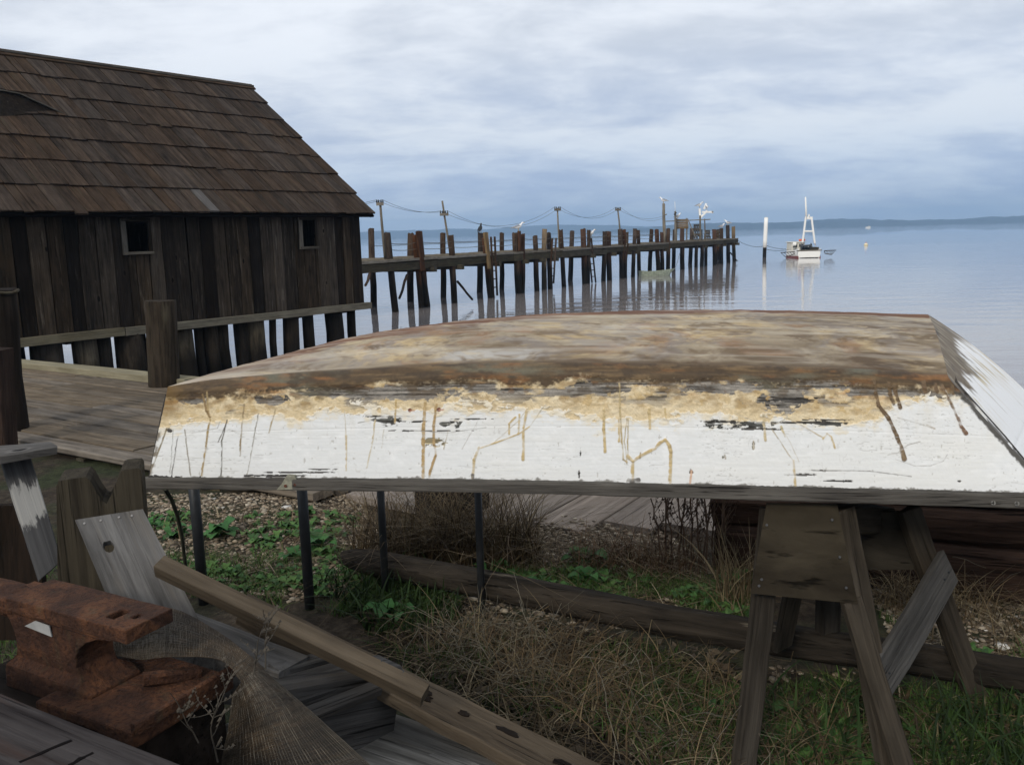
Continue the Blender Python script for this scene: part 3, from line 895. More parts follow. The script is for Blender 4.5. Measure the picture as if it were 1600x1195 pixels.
beam('post', at(1094, 377, D2 + 1), at(1094, 337, D2 + 1), .12, .12, M['pier'], fr, up=(0, -1, 0))
beam('post', at(1102, 377, D2 + 1), at(1101, 342, D2 + 1), .08, .08, M['pier'], fr, up=(0, -1, 0))
beam('crossbar', at(1040, 346, D2 - .2), at(1110, 343, D2 + .8), .06, .07, M['pier'], fr)
beam('strut', at(1076, 345, D2), at(1087, 372, D2), .06, .06, M['pier'], fr)
pole('antenna', at(1055, 331, D2 - .5), at(1054.5, 315, D2 - .5), .02, .015, M['white'], fr, sides=5, seg=1)
beam('block', at(1053.5, 336, D2 - .6), at(1056.5, 332, D2 - .6), .12, .12, M['stringer'], fr)
dv = thing('davit', 'white painted davit arm standing above the pier head', 'davit', kp(1094, 377, .6))
Dd = kp(1094, 377, .6).y + 1
beam('column', at(1094, 341, Dd), at(1093, 326, Dd), .16, .16, M['white'], dv, up=(0, -1, 0))
beam('arm', at(1094.5, 340, Dd), at(1105, 329.5, Dd), .15, .18, M['white'], dv, up=(0, -1, 0))
beam('arm', at(1097, 331.5, Dd), at(1114, 331.5, Dd), .14, .14, M['white'], dv)
beam('arm', at(1100, 327, Dd + .1), at(1103.5, 318, Dd + .1), .14, .14, M['white'], dv, up=(0, -1, 0))
beam('tip', at(1113.2, 333.5, Dd), at(1113.2, 330, Dd), .12, .14, M['white'], dv, up=(0, -1, 0))
for i, (x, y, lab) in enumerate([(1104, 329, 'gull perched on the long arm of the white davit'), (1093, 326, 'gull perched on top of the white davit column')]):
    gull(at(x, y, Dd) + Vector((0, 0, .07)), random.uniform(-1, 3), lab, 1.3)
# pots and nets heaped on the pier head
def heap(x, y, w, h, off, label, seed, mt='netting'):
    b = kp(x, y, off); D = b.y
    W_, H_ = w * D / F_PX, h * D / F_PX
    rnd = random.Random(seed)
    t = thing('crab_pot_stack', label, 'crab pots', b, None)
    nlev = 3
    for lv in range(nlev):
        z0, z1 = DZ + H_ * lv / nlev, DZ + H_ * (lv + .92) / nlev
        n = 12
        cx = rnd.uniform(-.1, .1)
        rr = W_ / 2 * (1 - .18 * lv)
        ring0 = [b + Vector((cx + rr * math.cos(6.283 * i / n), rr * math.sin(6.283 * i / n), z0 - DZ)) for i in range(n)]
        ring1 = [p + Vector((0, 0, z1 - z0)) for p in ring0]
        po = tube('pot_hoop', ring0 + ring0[:1], .03, M[mt], t, sides=4)
        tube('pot_hoop', ring1 + ring1[:1], .03, M[mt], t, sides=4)
        for i in range(n):
            tube('netting_strand', [ring0[i], ring1[(i + 1) % n]], .022, M[mt], po, sides=4)
            tube('netting_strand', [ring0[i], ring1[(i - 1) % n]], .022, M[mt], po, sides=4)
        lump('pot_bottom', [(0, rr, rr, 0), (.05, rr * .98, rr * .98, 0)], M['stringer'], frame(b + Vector((cx, 0, z0 - DZ)), (0, 0, 1), (1, 0, 0)), t, sides=12)
heap(1090, 377, 17, 24, .9, 'tall stack of brown crab pots below the white davit', 3)
heap(1106, 376, 10, 14, 1.4, 'low stack of tan crab pots at the pier head', 4, 'rope')
heap(1122, 375, 10, 14, 1.6, 'stack of brown crab pots behind the end piles', 5)
# gulls and a dark bird on the pier
for (x, y, D, yaw, lab, s) in [(810, 361.5, None, .2, 'gull standing on a pile top at the middle of the pier', 1.25), (1036.5, 318, mast_t.y, 2.6, 'gull on top of the thick mast pole', 1.3), (1059, 342.4, sgb.y, .5, 'gull standing on the brown signboard', 1.3), (1128, 357, None, .3, 'gull on the second last pair of pier end piles', 1.2), (1137, 352, None, 2.8, 'gull on the tall pile next to the pier end', 1.3), (924, 370, None, -.6, 'gull tucked beside a thick pair of piles above a ladder', 1.2)]:
    if D is None: D = pp(prow(x, y, -.05)).y
    gull(at(x, y, D), yaw, lab, s)
q = PK[7]
gull(q[2] + Vector((0, 0, .02)), 1.2, 'dark upright bird perched on a pile near the shed', 1.15, True)

# ---- things afloat
def hull(name, L, B, H, mat, W, parent, bow=.35, n=14, flare=.8, sheer=.12, thick=.04, rake=.07):
    V, Fc = [], []
    secs = []
    for i in range(n + 1):
        t = i / n
        x = L * (t - .5)
        hb = B / 2 * (1 - max(0, (t - (1 - bow)) / bow) ** 2.2) * (.86 + .14 * math.sin(math.pi * min(1, t * 1.1)))
        hb = max(hb, .012)
        zt = H + sheer * (max(0, t - .3) / .7) ** 2
        tb_ = max(0, t - .55) / .45; ts_ = max(0, .25 - t) / .25
        zb = (.55 * tb_ ** 2.2 + .18 * ts_) * H
        zt += sheer * .5 * ts_
        xr = -rake * L * tb_ ** 3; xm = xr * .45
        secs.append([(x, -hb, zt), (x + xm, -hb * (flare + .12), zb + (zt - zb) * .5), (x + xr, -hb * flare, zb), (x + xr, 0, zb - .03), (x + xr, hb * flare, zb), (x + xm, hb * (flare + .12), zb + (zt - zb) * .5), (x, hb, zt),
                     (x, max(hb - thick, .004), zt), (x + xr, max(hb * flare - thick, .003), zb + .05), (x + xr, -max(hb * flare - thick, .003), zb + .05), (x, -max(hb - thick, .004), zt)])
    m_ = len(secs[0])
    for s in secs: V += s
    for i in range(n):
        for k in range(m_):
            a, c = i * m_ + k, i * m_ + (k + 1) % m_
            Fc.append((a, a + m_, c + m_, c))
    Fc.append(tuple(range(m_))); Fc.append(tuple(range(n * m_ + m_ - 1, n * m_ - 1, -1)))
    o = meshobj(name, V, Fc, mat, W, parent)
    fixn(o)
    return o
dp = onz(1031, 431.5, WATER)
dg = thing('rowboat', 'small faded green rowboat moored against the pier', 'rowboat', dp)
Wd = Matrix.Translation(dp + Vector((0, .8, -.10))) @ Matrix.Rotation(.12, 4, 'Z') @ Matrix.Rotation(-.02, 4, 'X')
hb_ = hull('hull', 2.45, .95, .40, M['greenpaint'], Wd, dg, bow=.55, sheer=.16, rake=.16)
beam('transom', Wd @ Vector((-1.215, -.40, .27)), Wd @ Vector((-1.215, .40, .27)), .03, .36, M['greenpaint'], dg)
for x in (-.6, .2):
    W2 = Wd
    beam('thwart', Wd @ Vector((x, -.36, .30)), Wd @ Vector((x, .36, .30)), .2, .03, M['pier'], dg)
tube('mooring_line', sag(Wd @ Vector((1.2, 0, .55)), pp(prow(1062, 400, 0), 0, -.1), .1, 6), .015, M['rope'], dg, sides=4)

# fishing boat seen from astern
fb = onz(1268, 403, WATER)
fbt = thing('fishing_boat', 'white fishing boat with tall white mast frame moored off the pier', 'fishing boat', fb)
Dfb = fb.y
mpp = Dfb / F_PX
Wf = Matrix.Translation(fb + Vector((-.05, 3.2, -.25))) @ Matrix.Rotation(math.pi / 2 - .06, 4, 'Z')
hl = hull('hull', 6.4, 2.45, .92, M['white'], Wf, fbt, bow=.45, sheer=.5, flare=.9)
hull('bottom_paint', 6.44, 2.49, .42, M['redpaint'], Wf, hl, bow=.45, sheer=.05, flare=.92)
slab('deck', Wf @ Vector((-3.1, -1.1, .74)), Wf @ Vector((1.6, -1.1, .78)), Wf @ Vector((1.6, 1.1, .78)), Wf @ Vector((-3.1, 1.1, .74)), .05, M['stringer'], fbt, seg=1)
beam('transom', Wf @ Vector((-3.19, -1.02, .62)), Wf @ Vector((-3.19, 1.02, .62)), .06, .62, M['white'], fbt)
beam('transom_cap', Wf @ Vector((-3.2, -1.2, .97)), Wf @ Vector((-3.2, 1.2, .97)), .12, .10, M['pier'], fbt)
cb = beam('cabin', Wf @ Vector((-.4, .35, 1.2)), Wf @ Vector((1.5, .35, 1.2)), 1.3, 1.0, M['whitedirty'], fbt, bev=.06)
beam('cabin_roof', Wf @ Vector((-.5, .35, 1.74)), Wf @ Vector((1.6, .35, 1.74)), 1.45, .08, M['whitedirty'], fbt, bev=.03)
for sy in (.05, .65):
    beam('window', Wf @ Vector((-.43, sy - .2, 1.42)), Wf @ Vector((-.43, sy + .2, 1.42)), .04, .3, M['glass'], cb, bev=.01)
beam('net_box', Wf @ Vector((-2.4, -.75, .98)), Wf @ Vector((-1.2, -.75, .98)), .8, .55, M['stringer'], fbt)
lump('net_drum', [(-.5, .38, .38, 0), (-.45, .42, .42, 0), (-.4, .26, .26, 0), (.4, .26, .26, 0), (.45, .42, .42, 0), (.5, .38, .38, 0)], M['glass'], Wf @ Matrix.Translation((-1.7, -.1, 1.25)) @ Matrix.Rotation(math.pi / 2, 4, 'Z'), fbt, sides=12)
beam('buoy_float', Wf @ Vector((-.3, -.35, 1.95)), Wf @ Vector((-.3, .25, 1.93)), .22, .2, M['orange'], fbt, bev=.1)
beam('buoy_float', Wf @ Vector((-1.1, .75, 1.55)), Wf @ Vector((-1.1, 1.05, 1.55)), .3, .35, M['white'], fbt, bev=.1)
def fpt(x, y, dd=0): return at(x, y, Dfb + dd)
D3 = 2.0
for (x0, y0, x1, y1) in [(1254, 379, 1259, 340), (1273, 380, 1268, 340)]:
    beam('mast_frame_leg', fpt(x0, y0, D3), fpt(x1, y1, D3), .17, .17, M['white'], fbt, up=(0, -1, 0), bev=.03)
for (x0, y0, x1, y1) in [(1254, 379, 1259, 340), (1273, 380, 1268, 340)]:
    beam('mast_frame_leg', fpt(x0 + 1, y0 + 4, D3 + 2), fpt(x1, y1, D3 + .4), .10, .10, M['whitedirty'], fbt, up=(0, -1, 0), bev=.03)
beam('crossbar', fpt(1257.5, 341, D3), fpt(1269.5, 341, D3), .16, .26, M['white'], fbt, bev=.03)
beam('crossbar', fpt(1256, 361.5, D3), fpt(1271.5, 361.5, D3), .14, .16, M['white'], fbt, bev=.03)
pole('mast', fpt(1260, 342, D3), fpt(1258.6, 308, D3), .10, .07, M['white'], fbt, sides=8, seg=2)
pole('lamp', fpt(1264, 340, D3), fpt(1264, 335, D3), .10, .06, M['white'], fbt, sides=8, seg=1)
for sgn, pts in ((-1, [(1248, 393), (1220, 395), (1228, 402), (1243, 396), (1250, 395)]), (1, [(1288, 392), (1306, 391), (1299, 398), (1289, 396)])):
    P = [fpt(x, y, 1) for x, y in pts]
    og = tube('outrigger', P + P[:1], .045, M['netting'], fbt, sides=5)
    for i in range(6):
        a_ = P[0].lerp(P[1], i / 6); b_ = P[-1].lerp(P[2], i / 6)
        tube('net_strand', [a_, b_], .02, M['netting'], og, sides=4)
tube('rail', [fpt(1248, 396, 2), fpt(1241, 389, 4), fpt(1246, 385, 5), fpt(1254, 380, 5)], .04, M['pier'], fbt)

# white mooring pile with dark foot
wp_ = onz(1194, 402, WATER)
t = thing('mooring_pile', 'white painted mooring pile with dark foot left of the fishing boat', 'pile', wp_)
Dw = wp_.y
pole('foot', wp_ - Vector((0, 0, 1.5)), at(1195, 386.5, Dw), .19, .19, M['pile'], t, sides=12, seg=3)
pole('white_shaft', at(1195, 387, Dw), at(1197.2, 340.5, Dw), .205, .20, M['white'], t, sides=14, seg=4)
pole('cap', at(1197.2, 340.6, Dw), at(1197.25, 339.6, Dw), .19, .12, M['whitedirty'], t, sides=14, seg=1)
tl = tube('mooring_rope', sag(at(1148, 373, pp(K1).y), at(1193, 385, Dw), .3), .02, M['wire'], None, sides=4)
tag(tl, 'thin rope from the pier end to the white mooring pile', 'rope')
tl = tube('mooring_rope', sag(at(1198, 384, Dw), fpt(1243, 388, 4), .2), .02, M['wire'], None, sides=4)
tag(tl, 'thin upper rope between white mooring pile and fishing boat', 'rope')
tl = tube('mooring_rope', sag(at(1198, 390, Dw), fpt(1232, 390.5, 2), .1), .02, M['wire'], None, sides=4)
tag(tl, 'thin lower rope between white mooring pile and fishing boat outrigger', 'rope')
by = onz(1353, 383.5, WATER)
t = thing('buoy', 'small pale yellow mooring buoy far right of the fishing boat', 'buoy', by)
sc = by.y / F_PX
lump('float', [(-.10, .05, .05, 0), (-.05, .24, .24, 0), (.08, .30, .30, 0), (.22, .26, .26, 0), (.32, .12, .12, 0)], plain('pale_buoy_plastic', (.75, .66, .42), .5), frame(by, (0, 0, 1), (1, 0, 0)), t, sides=14)
pole('ring_post', by + Vector((0, 0, .3)), by + Vector((0, 0, .48)), .05, .05, M['orange'], t, sides=8, seg=1)
fb2 = onz(1357, 356.2, WATER)
t = thing('motorboat', 'tiny white motorboat far out on the bay', 'motorboat', fb2)
W2 = Matrix.Translation(fb2 + Vector((0, 0, -.15))) @ Matrix.Rotation(.3, 4, 'Z')
hull('hull', 6.6, 2.2, 1.15, M['white'], W2, t, sheer=.4)
beam('cabin', W2 @ Vector((-.8, 0, 1.6)), W2 @ Vector((1.2, 0, 1.6)), 1.5, 1.0, M['whitedirty'], t, bev=.1)
beam('windscreen', W2 @ Vector((1.22, -.6, 1.75)), W2 @ Vector((1.22, .6, 1.75)), .04, .4, M['glass'], t)

# ================================================================== POSTS BY THE BOARDWALK
p = onz(250, 603, .05)
bo = thing('mooring_post', 'thick dark round mooring post at the boardwalk edge by the shed', 'post', p)
ps = pole('post_shaft', p - Vector((0, 0, 1.5)), at(250, 470, p.y), .178, .165, M['post'], bo, sides=18, seg=10, wob=.006, rough=.03, topj=.012)
p2 = onz(12, 672, .05)
t = thing('gate_post', 'blackened post at the left edge beside the boardwalk', 'post', p2)
pole('post_shaft', p2 - Vector((0, 0, .8)), at(-2, 452, p2.y), .145, .13, M['darkpost'], t, sides=14, seg=8, wob=.01, rough=.05, topj=.02)
tube('iron_ring', [at(-2, 456, p2.y) + Vector((.15 * math.cos(a), .15 * math.sin(a), .01 * math.sin(3 * a))) for a in np.linspace(0, 6.283, 18)], .014, M['stringer'], t, sides=5)
p3 = onz(-8, 702, .05)
t = thing('fence_post', 'reddish dark post stub at the left edge in front of the blackened post', 'post', p3)
beam('post_shaft', p3 - Vector((0, 0, .5)), at(-10, 545, p3.y), .2, .2, M['wallbeam'], t, up=(0, -1, 0), seg=3, wob=.006)

# ================================================================== OVERTURNED SKIFF
def crv(pts):
    xs = np.array([p[0] for p in pts], float); ys = np.array([p[1] for p in pts], float)
    n = len(xs); d = np.gradient(ys, xs)
    def f_(x):
        x = np.asarray(x, float); i = np.clip(np.searchsorted(xs, x) - 1, 0, n - 2)
        h = xs[i + 1] - xs[i]; t = (x - xs[i]) / h
        return (2*t**3 - 3*t**2 + 1) * ys[i] + (t**3 - 2*t**2 + t) * h * d[i] + (-2*t**3 + 3*t**2) * ys[i + 1] + (t**3 - t**2) * h * d[i + 1]
    return f_
f_gun = crv([(232, 747), (470, 748), (720, 750), (1100, 758.5), (1350, 765), (1648, 773.5)])
f_chi = crv([(262, 604), (330, 597), (400, 591), (540, 583), (720, 573.5), (860, 571.5), (1000, 572), (1200, 576), (1350, 581), (1482, 590)])
f_far = crv([(262, 604), (340, 581), (420, 560), (560, 525), (660, 509), (760, 498), (900, 489), (1050, 485), (1200, 485), (1330, 488), (1450, 492)])
def np_at(x, y, D):
    d = [np.array(_f)[i] + CR[i] * (x - 800) / F_PX - CU[i] * (y - 597.5) / F_PX for i in range(3)]
    k = D / d[1]
    return np.stack([d[0] * k, d[1] * k, EYE + d[2] * k], -1)
def stations(s):
    Dg = 3.10 - .72 * s - .30 * s * (1 - s)
    Dc = 3.12 - .60 * s - .25 * s * (1 - s)
    Df = Dc + .87 * (1 - (1 - s) ** 2.3)
    xg, xc, xf = 232 + 1416 * s, 262 + 1220 * s, 262 + 1188 * s
    G = np_at(xg, f_gun(xg), Dg); Cc = np_at(xc, f_chi(xc), Dc); Fc = np_at(xf, f_far(xf), Df)
    return G, Cc, Fc, (xg, f_gun(xg), xc, f_chi(xc))
def far_gun(s, G, Cc, Fc):
    bd = np.array([.245, .97, .09]); bd /= np.linalg.norm(bd)
    g = G - Cc
    gb = (g @ bd)[:, None] * bd
    return Fc + g - gb - gb * np.clip(s / .12, -1, 1)[:, None]
def gridfaces(n, m_):
    ii = np.arange(n * m_).reshape(n, m_)
    return np.stack([ii[:-1, :-1], ii[:-1, 1:], ii[1:, 1:], ii[1:, :-1]], -1).reshape(-1, 4)
def gnormal(P):
    du = np.gradient(P, axis=0); dv = np.gradient(P, axis=1)
    n = np.cross(du, dv); return n / (np.linalg.norm(n, axis=-1, keepdims=True) + 1e-12)
def worley(x, y, s_):
    """nearest cell: centre offset, cell random, edge distance"""
    ix, iy = np.floor(x), np.floor(y)
    b1 = np.full(x.shape, 9.0); b2 = np.full(x.shape, 9.0); cy_ = np.zeros(x.shape); cr_ = np.zeros(x.shape)
    for dx in (-1, 0, 1):
        for dy in (-1, 0, 1):
            gx_, gy_ = ix + dx, iy + dy
            ox, oy = gx_ + _h(gx_, gy_, s_), gy_ + _h(gx_, gy_, s_ + 5.3)
            d = np.hypot(x - ox, y - oy)
            m_ = d < b1
            b2 = np.where(m_, b1, np.minimum(b2, d)); cy_ = np.where(m_, oy, cy_); cr_ = np.where(m_, _h(gx_, gy_, s_ + 9.1), cr_); b1 = np.where(m_, d, b1)
    return cy_, cr_, b2 - b1
def mixc(c, k, t): return c + (np.asarray(k) - c) * t[..., None]
boat_o = at(800, 780, 2.7)
skiff = thing('overturned_skiff', 'overturned wooden skiff with peeling white sides and bare weathered bottom', 'boat', (boat_o.x, boat_o.y, .80))

# ---- near side: chine round-over and painted planking, wear as relief and colour
NS, NV = 1350, 176
s = np.linspace(0, 1, NS)
G, Cc, Fc, (xg, yg, xc, yc) = stations(s)
bdir = (Fc - Cc); bl = np.linalg.norm(bdir, axis=-1, keepdims=True)
bdir = np.where(bl > 1e-3, bdir / np.maximum(bl, 1e-3), 0)
gdir = G - Cc; gl = np.linalg.norm(gdir, axis=-1, keepdims=True)
rb = np.minimum(.035, bl * .3)
Bs = Cc + bdir * rb; Gs = Cc + gdir / gl * .035
q = np.linspace(0, 1, 14)[:-1]
rows = [((1 - t) ** 2) * Bs + 2 * t * (1 - t) * Cc + t * t * Gs for t in q]
vrow = [-.09 + .18 * t for t in q]
ex = np.linspace(0, 1, NV - 13)
for t in ex:
    rows.append(Gs + (G - Gs) * t); vrow.append(.09 + .91 * t)
P = np.stack(rows, 1)
vv = np.array(vrow)[None, :].repeat(NS, 0)
vc = np.clip(vv, 0, 1)
X = xc[:, None] + (xg - xc)[:, None] * vc          # surface coordinates of the marks
Y = yc[:, None] + (yg - yc)[:, None] * vc
Y = Y + np.minimum(vv, 0) * 60
nA = fbm(X * .020, Y * .05, 5, 1); nB = fbm(X * .075, Y * .11, 4, 11); nC = fbm(X * .02, Y * .35, 4, 21); nD = fbm(X * .25, Y * .25, 3, 31)
nE = fbm(X * .006, Y * .02, 3, 41)
white = np.zeros(X.shape + (3,)); white[:] = (.71, .72, .715)
white = mixc(white, (.70, .70, .66), np.clip((nC - .5) * 1.6, 0, 1) * .6)
white = mixc(white, (.80, .805, .80), np.clip((nB - .5) * 2, 0, 1))
white = mixc(white, (.72, .70, .64), sst(1480, 900, X) * 0 + np.clip((nE - .52) * 3, 0, 1) * .35)
bare_b = np.interp(X, [230, 262, 300, 340, 400, 440, 452, 470, 500, 540, 600, 640, 680, 740, 800, 860, 900, 925, 960, 1000, 1100, 1200, 1290, 1340, 1370, 1400, 1440, 1480, 1520],
                      [.44, .44, .41, .40, .38, .36, .44, .44, .32, .31, .33, .36, .36, .34, .35, .37, .44, .47, .47, .46, .43, .42, .44, .45, .42, .30, .22, .20, .16])
nF = fbm(X * .30, Y * .42, 3, 37)
H_ = (yg - yc)[:, None]
jx, jy = (nB - .5) * 16, (nD - .5) * 6
cyA, crA, eA = worley((X + jx) / 26, (Y + jy) / 11, 3.0)          # large flakes
cyB, crB, eB = worley((X + jx * .5) / 9.5, (Y + jy) / 5.0, 13.0)   # small flakes
edge = bare_b + (nA - .5) * .15
dA = (cyA * 11 - yc[:, None]) / H_ + (crA - .5) * .16 - edge
dB = (cyB * 5.0 - yc[:, None]) / H_ + (crB - .5) * .10 - edge
dC = vv - edge + (nB - .5) * .08 + (nF - .5) * .04
dd_ = np.where(nA + (nE - .5) > .5, .55 * dA + .25 * dB + .2 * dC, .15 * dA + .5 * dB + .35 * dC)
bare = sst(.008, -.004, dd_)
# a second coat of old cream paint left between white and bare wood
coat = sst(.008, -.004, dd_ + .055 + (crB - .5) * .10)
och = np.zeros_like(white); och[:] = (.62, .50, .31)
och = mixc(och, (.50, .36, .17), np.clip((crB - .35) * 1.6, 0, 1) * coat)
och = mixc(och, (.70, .60, .42), np.clip((nB - .45) * 3, 0, 1) * .7)
och = mixc(och, (.30, .20, .09), np.clip((fbm(X * .05, Y * .09, 4, 55) - .53) * 6, 0, 1) * .75 * sst(.5, .2, vv))
och = mixc(och, (.40, .19, .05), np.clip((fbm(X * .012, Y * .06, 4, 51) - .60) * 6, 0, 1) * sst(.30, .18, vv) * .8)
och = mixc(och, (.22, .17, .11), sst(.05, .0, eB) * coat * np.clip((nF - .42) * 4, 0, 1) * .8)
gr = fbm(X * .02, Y * .9, 4, 61)
gwood = np.zeros_like(white); gwood[:] = (.17, .155, .135)
gwood = mixc(gwood, (.34, .31, .27), np.clip((gr - .47) * 5, 0, 1)); gwood = mixc(gwood, (.035, .03, .026), np.clip((.45 - gr) * 7, 0, 1))
gwood = mixc(gwood, (.10, .09, .075), np.clip((nF - .5) * 4, 0, 1) * .5)
gm = np.clip((fbm(X * .016 + 5, Y * .07, 5, 71) + (crA - .5) * .18 - .555) * 12, 0, 1) * sst(.42, .22, vv) * sst(.10, .16, vv)
for (cx, cy, rx, ry) in [(1222, 628, 40, 17), (930, 607, 38, 13), (640, 612, 60, 12), (425, 624, 24, 9), (545, 612, 55, 10), (1130, 606, 70, 12), (1300, 600, 60, 8), (300, 622, 22, 8)]:
    d = np.hypot((X - cx) / rx, (Y - cy) / ry) + (nB - .5) * .8 + (crA - .5) * .7 + (crB - .5) * .4
    gm = np.maximum(gm, sst(1.0, .88, d))
brn = np.zeros_like(white); brn[:] = (.075, .048, .024)
brn = mixc(brn, (.15, .098, .048), np.clip((nC - .45) * 3, 0, 1)); brn = mixc(brn, (.12, .115, .082), np.clip((fbm(X * .010, Y * .04, 4, 81) - .52) * 6, 0, 1) * .8)
brn = mixc(brn, (.20, .092, .032), np.clip((fbm(X * .02, Y * .09, 4, 83) - .60) * 6, 0, 1) * .8)
brn = mixc(brn, (.045, .03, .018), np.clip((fbm(X * .05, Y * .16, 4, 85) - .52) * 6, 0, 1) * .7)
bz = sst(.17, .11, vv + (nA - .5) * .14 + (nB - .5) * .09 + (nF - .5) * .05)
bz = np.maximum(bz, np.clip((fbm(X * .045, Y * .08, 4, 91) + (crB - .5) * .1 - .56) * 9, 0, 1) * sst(.32, .16, vv) * .75)
barec = och + (gwood - och) * gm[..., None]
barec = barec + (brn - barec) * bz[..., None]
barec = barec * (1 - .4 * np.clip((.42 - gr) * 6, 0, 1) * (1 - bz) * gm)[..., None]
barec = barec * (.80 + .40 * nF)[..., None]
barec = mixc(barec, (.16, .095, .028), sst(300, 262, X) * sst(.40, .25, vv) * .6)
grime = np.clip((fbm(X * .06, Y * .012, 4, 141) - .48) * 4, 0, 1) * sst(.75, .25, vv)
white = mixc(white, (.60, .54, .43), grime * .30)
white = mixc(white, (.62, .62, .60), sst(.86, .99, vv + (nB - .5) * .12) * .35)
cream = mixc(white, (.72, .63, .46), sst(.085, .0, dd_ + (nB - .5) * .12) * .8)
col = cream + (barec - cream) * bare[..., None]
disp = -.0014 * bare * (1 - bz) - .0010 * bare * coat - .0012 * bare * gm - .0010 * sst(.08, .0, eB) * bare * (1 - bz)
disp = disp + .0006 * (nD - .5) + .0020 * sst(.04, .0, dd_) * (1 - bare) + .0008 * (nC - .5)
seam_v = sst(.006, .002, np.abs(vv - .52 - (nA - .5) * .01)) * (1 - bare)
disp = disp - .0008 * seam_v
def stroke(pts, w, colr, al=1.0, hgt=0.0, wob=.5, taper=None):
    global col, disp
    for (x0, y0), (x1, y1) in zip(pts[:-1], pts[1:]):
        mk = (X > min(x0, x1) - 12) & (X < max(x0, x1) + 12) & (Y > min(y0, y1) - 10) & (Y < max(y0, y1) + 10)
        xx, yy = X[mk], Y[mk]
        xx = xx + (nB[mk] - .5) * 5 * wob
        dx, dy = x1 - x0, y1 - y0
        t = np.clip(((xx - x0) * dx + (yy - y0) * dy) / (dx * dx + dy * dy + 1e-6), 0, 1)
        d = np.hypot(xx - x0 - t * dx, yy - y0 - t * dy)
        ww = w * .5 * (.40 + .95 * nB[mk]) * (1 if taper is None else 1)
        k = sst(ww + .6, ww - .5, d) * al * np.clip(.55 + (nB[mk] - .3) * 1.8, .3, 1)
        cv = np.asarray(colr) * (.70 + .6 * nF[mk])[:, None]
        col[mk] = col[mk] + (cv - col[mk]) * k[:, None]
        disp[mk] += hgt * k
def blotch(cx, cy, rx, ry, colr, rag=1.0, dep=-.0018, streak=True):
    global col, disp
    mk = (np.abs(X - cx) < rx * 1.8) & (np.abs(Y - cy) < ry * 2.2)
    d = np.hypot((X[mk] - cx) / rx, (Y[mk] - cy) / ry) + (nA[mk] - .5) * 1.0 * rag + (nC[mk] - .5) * 1.2 * rag + (crB[mk] - .5) * .9 * rag
    k = sst(1.0, .82, d)
    g_ = np.clip((gr[mk] - .35) * 3, .2, 1.6)[:, None] if streak else 1.0
    col[mk] = col[mk] + (np.asarray(colr) * g_ - col[mk]) * k[:, None]
    disp[mk] += dep * k
TAN, DK, BR = (.50, .385, .20), (.10, .09, .08), (.13, .085, .045)
for (cx, cy, rx, ry, cl) in [(603, 656, 22, 7, (.12, .12, .105)), (702, 662, 22, 7, (.12, .12, .105)), (650, 658, 40, 1.6, DK), (665, 673, 60, 1.3, DK), (585, 650, 26, 1.5, DK), (735, 655, 40, 1.3, DK),
                             (1160, 666, 48, 5, (.11, .11, .10)), (1128, 660, 24, 2.5, DK), (1288, 664, 34, 4, (.11, .11, .10)), (1250, 662, 60, 1.6, DK), (1305, 658, 40, 1.6, DK), (1190, 672, 30, 2, DK),
                             (1300, 752, 22, 2.2, DK), (1262, 742, 14, 1.6, DK), (1285, 736, 9, 1.5, DK), (1340, 765, 6, 2, DK), (440, 743, 50, 1.6, DK), (470, 738, 40, 1.0, DK), (265, 672, 5, 4, DK), (672, 690, 22, 8, (.55, .46, .28)),
                             (1245, 627, 40, 4, DK), (1560, 640, 5, 4, DK), (1590, 705, 4, 2, DK), (500, 733, 24, .9, DK), (907, 706, 2, 6, DK), (905, 740, 1.6, 10, DK), (1500, 752, 4, 1.5, DK), (1080, 737, 3, 5, DK), (1130, 715, 3, 3, (.4, .38, .3)), (1178, 697, 2, 5, (.4, .38, .3))]:
    blotch(cx, cy, rx, ry, cl)
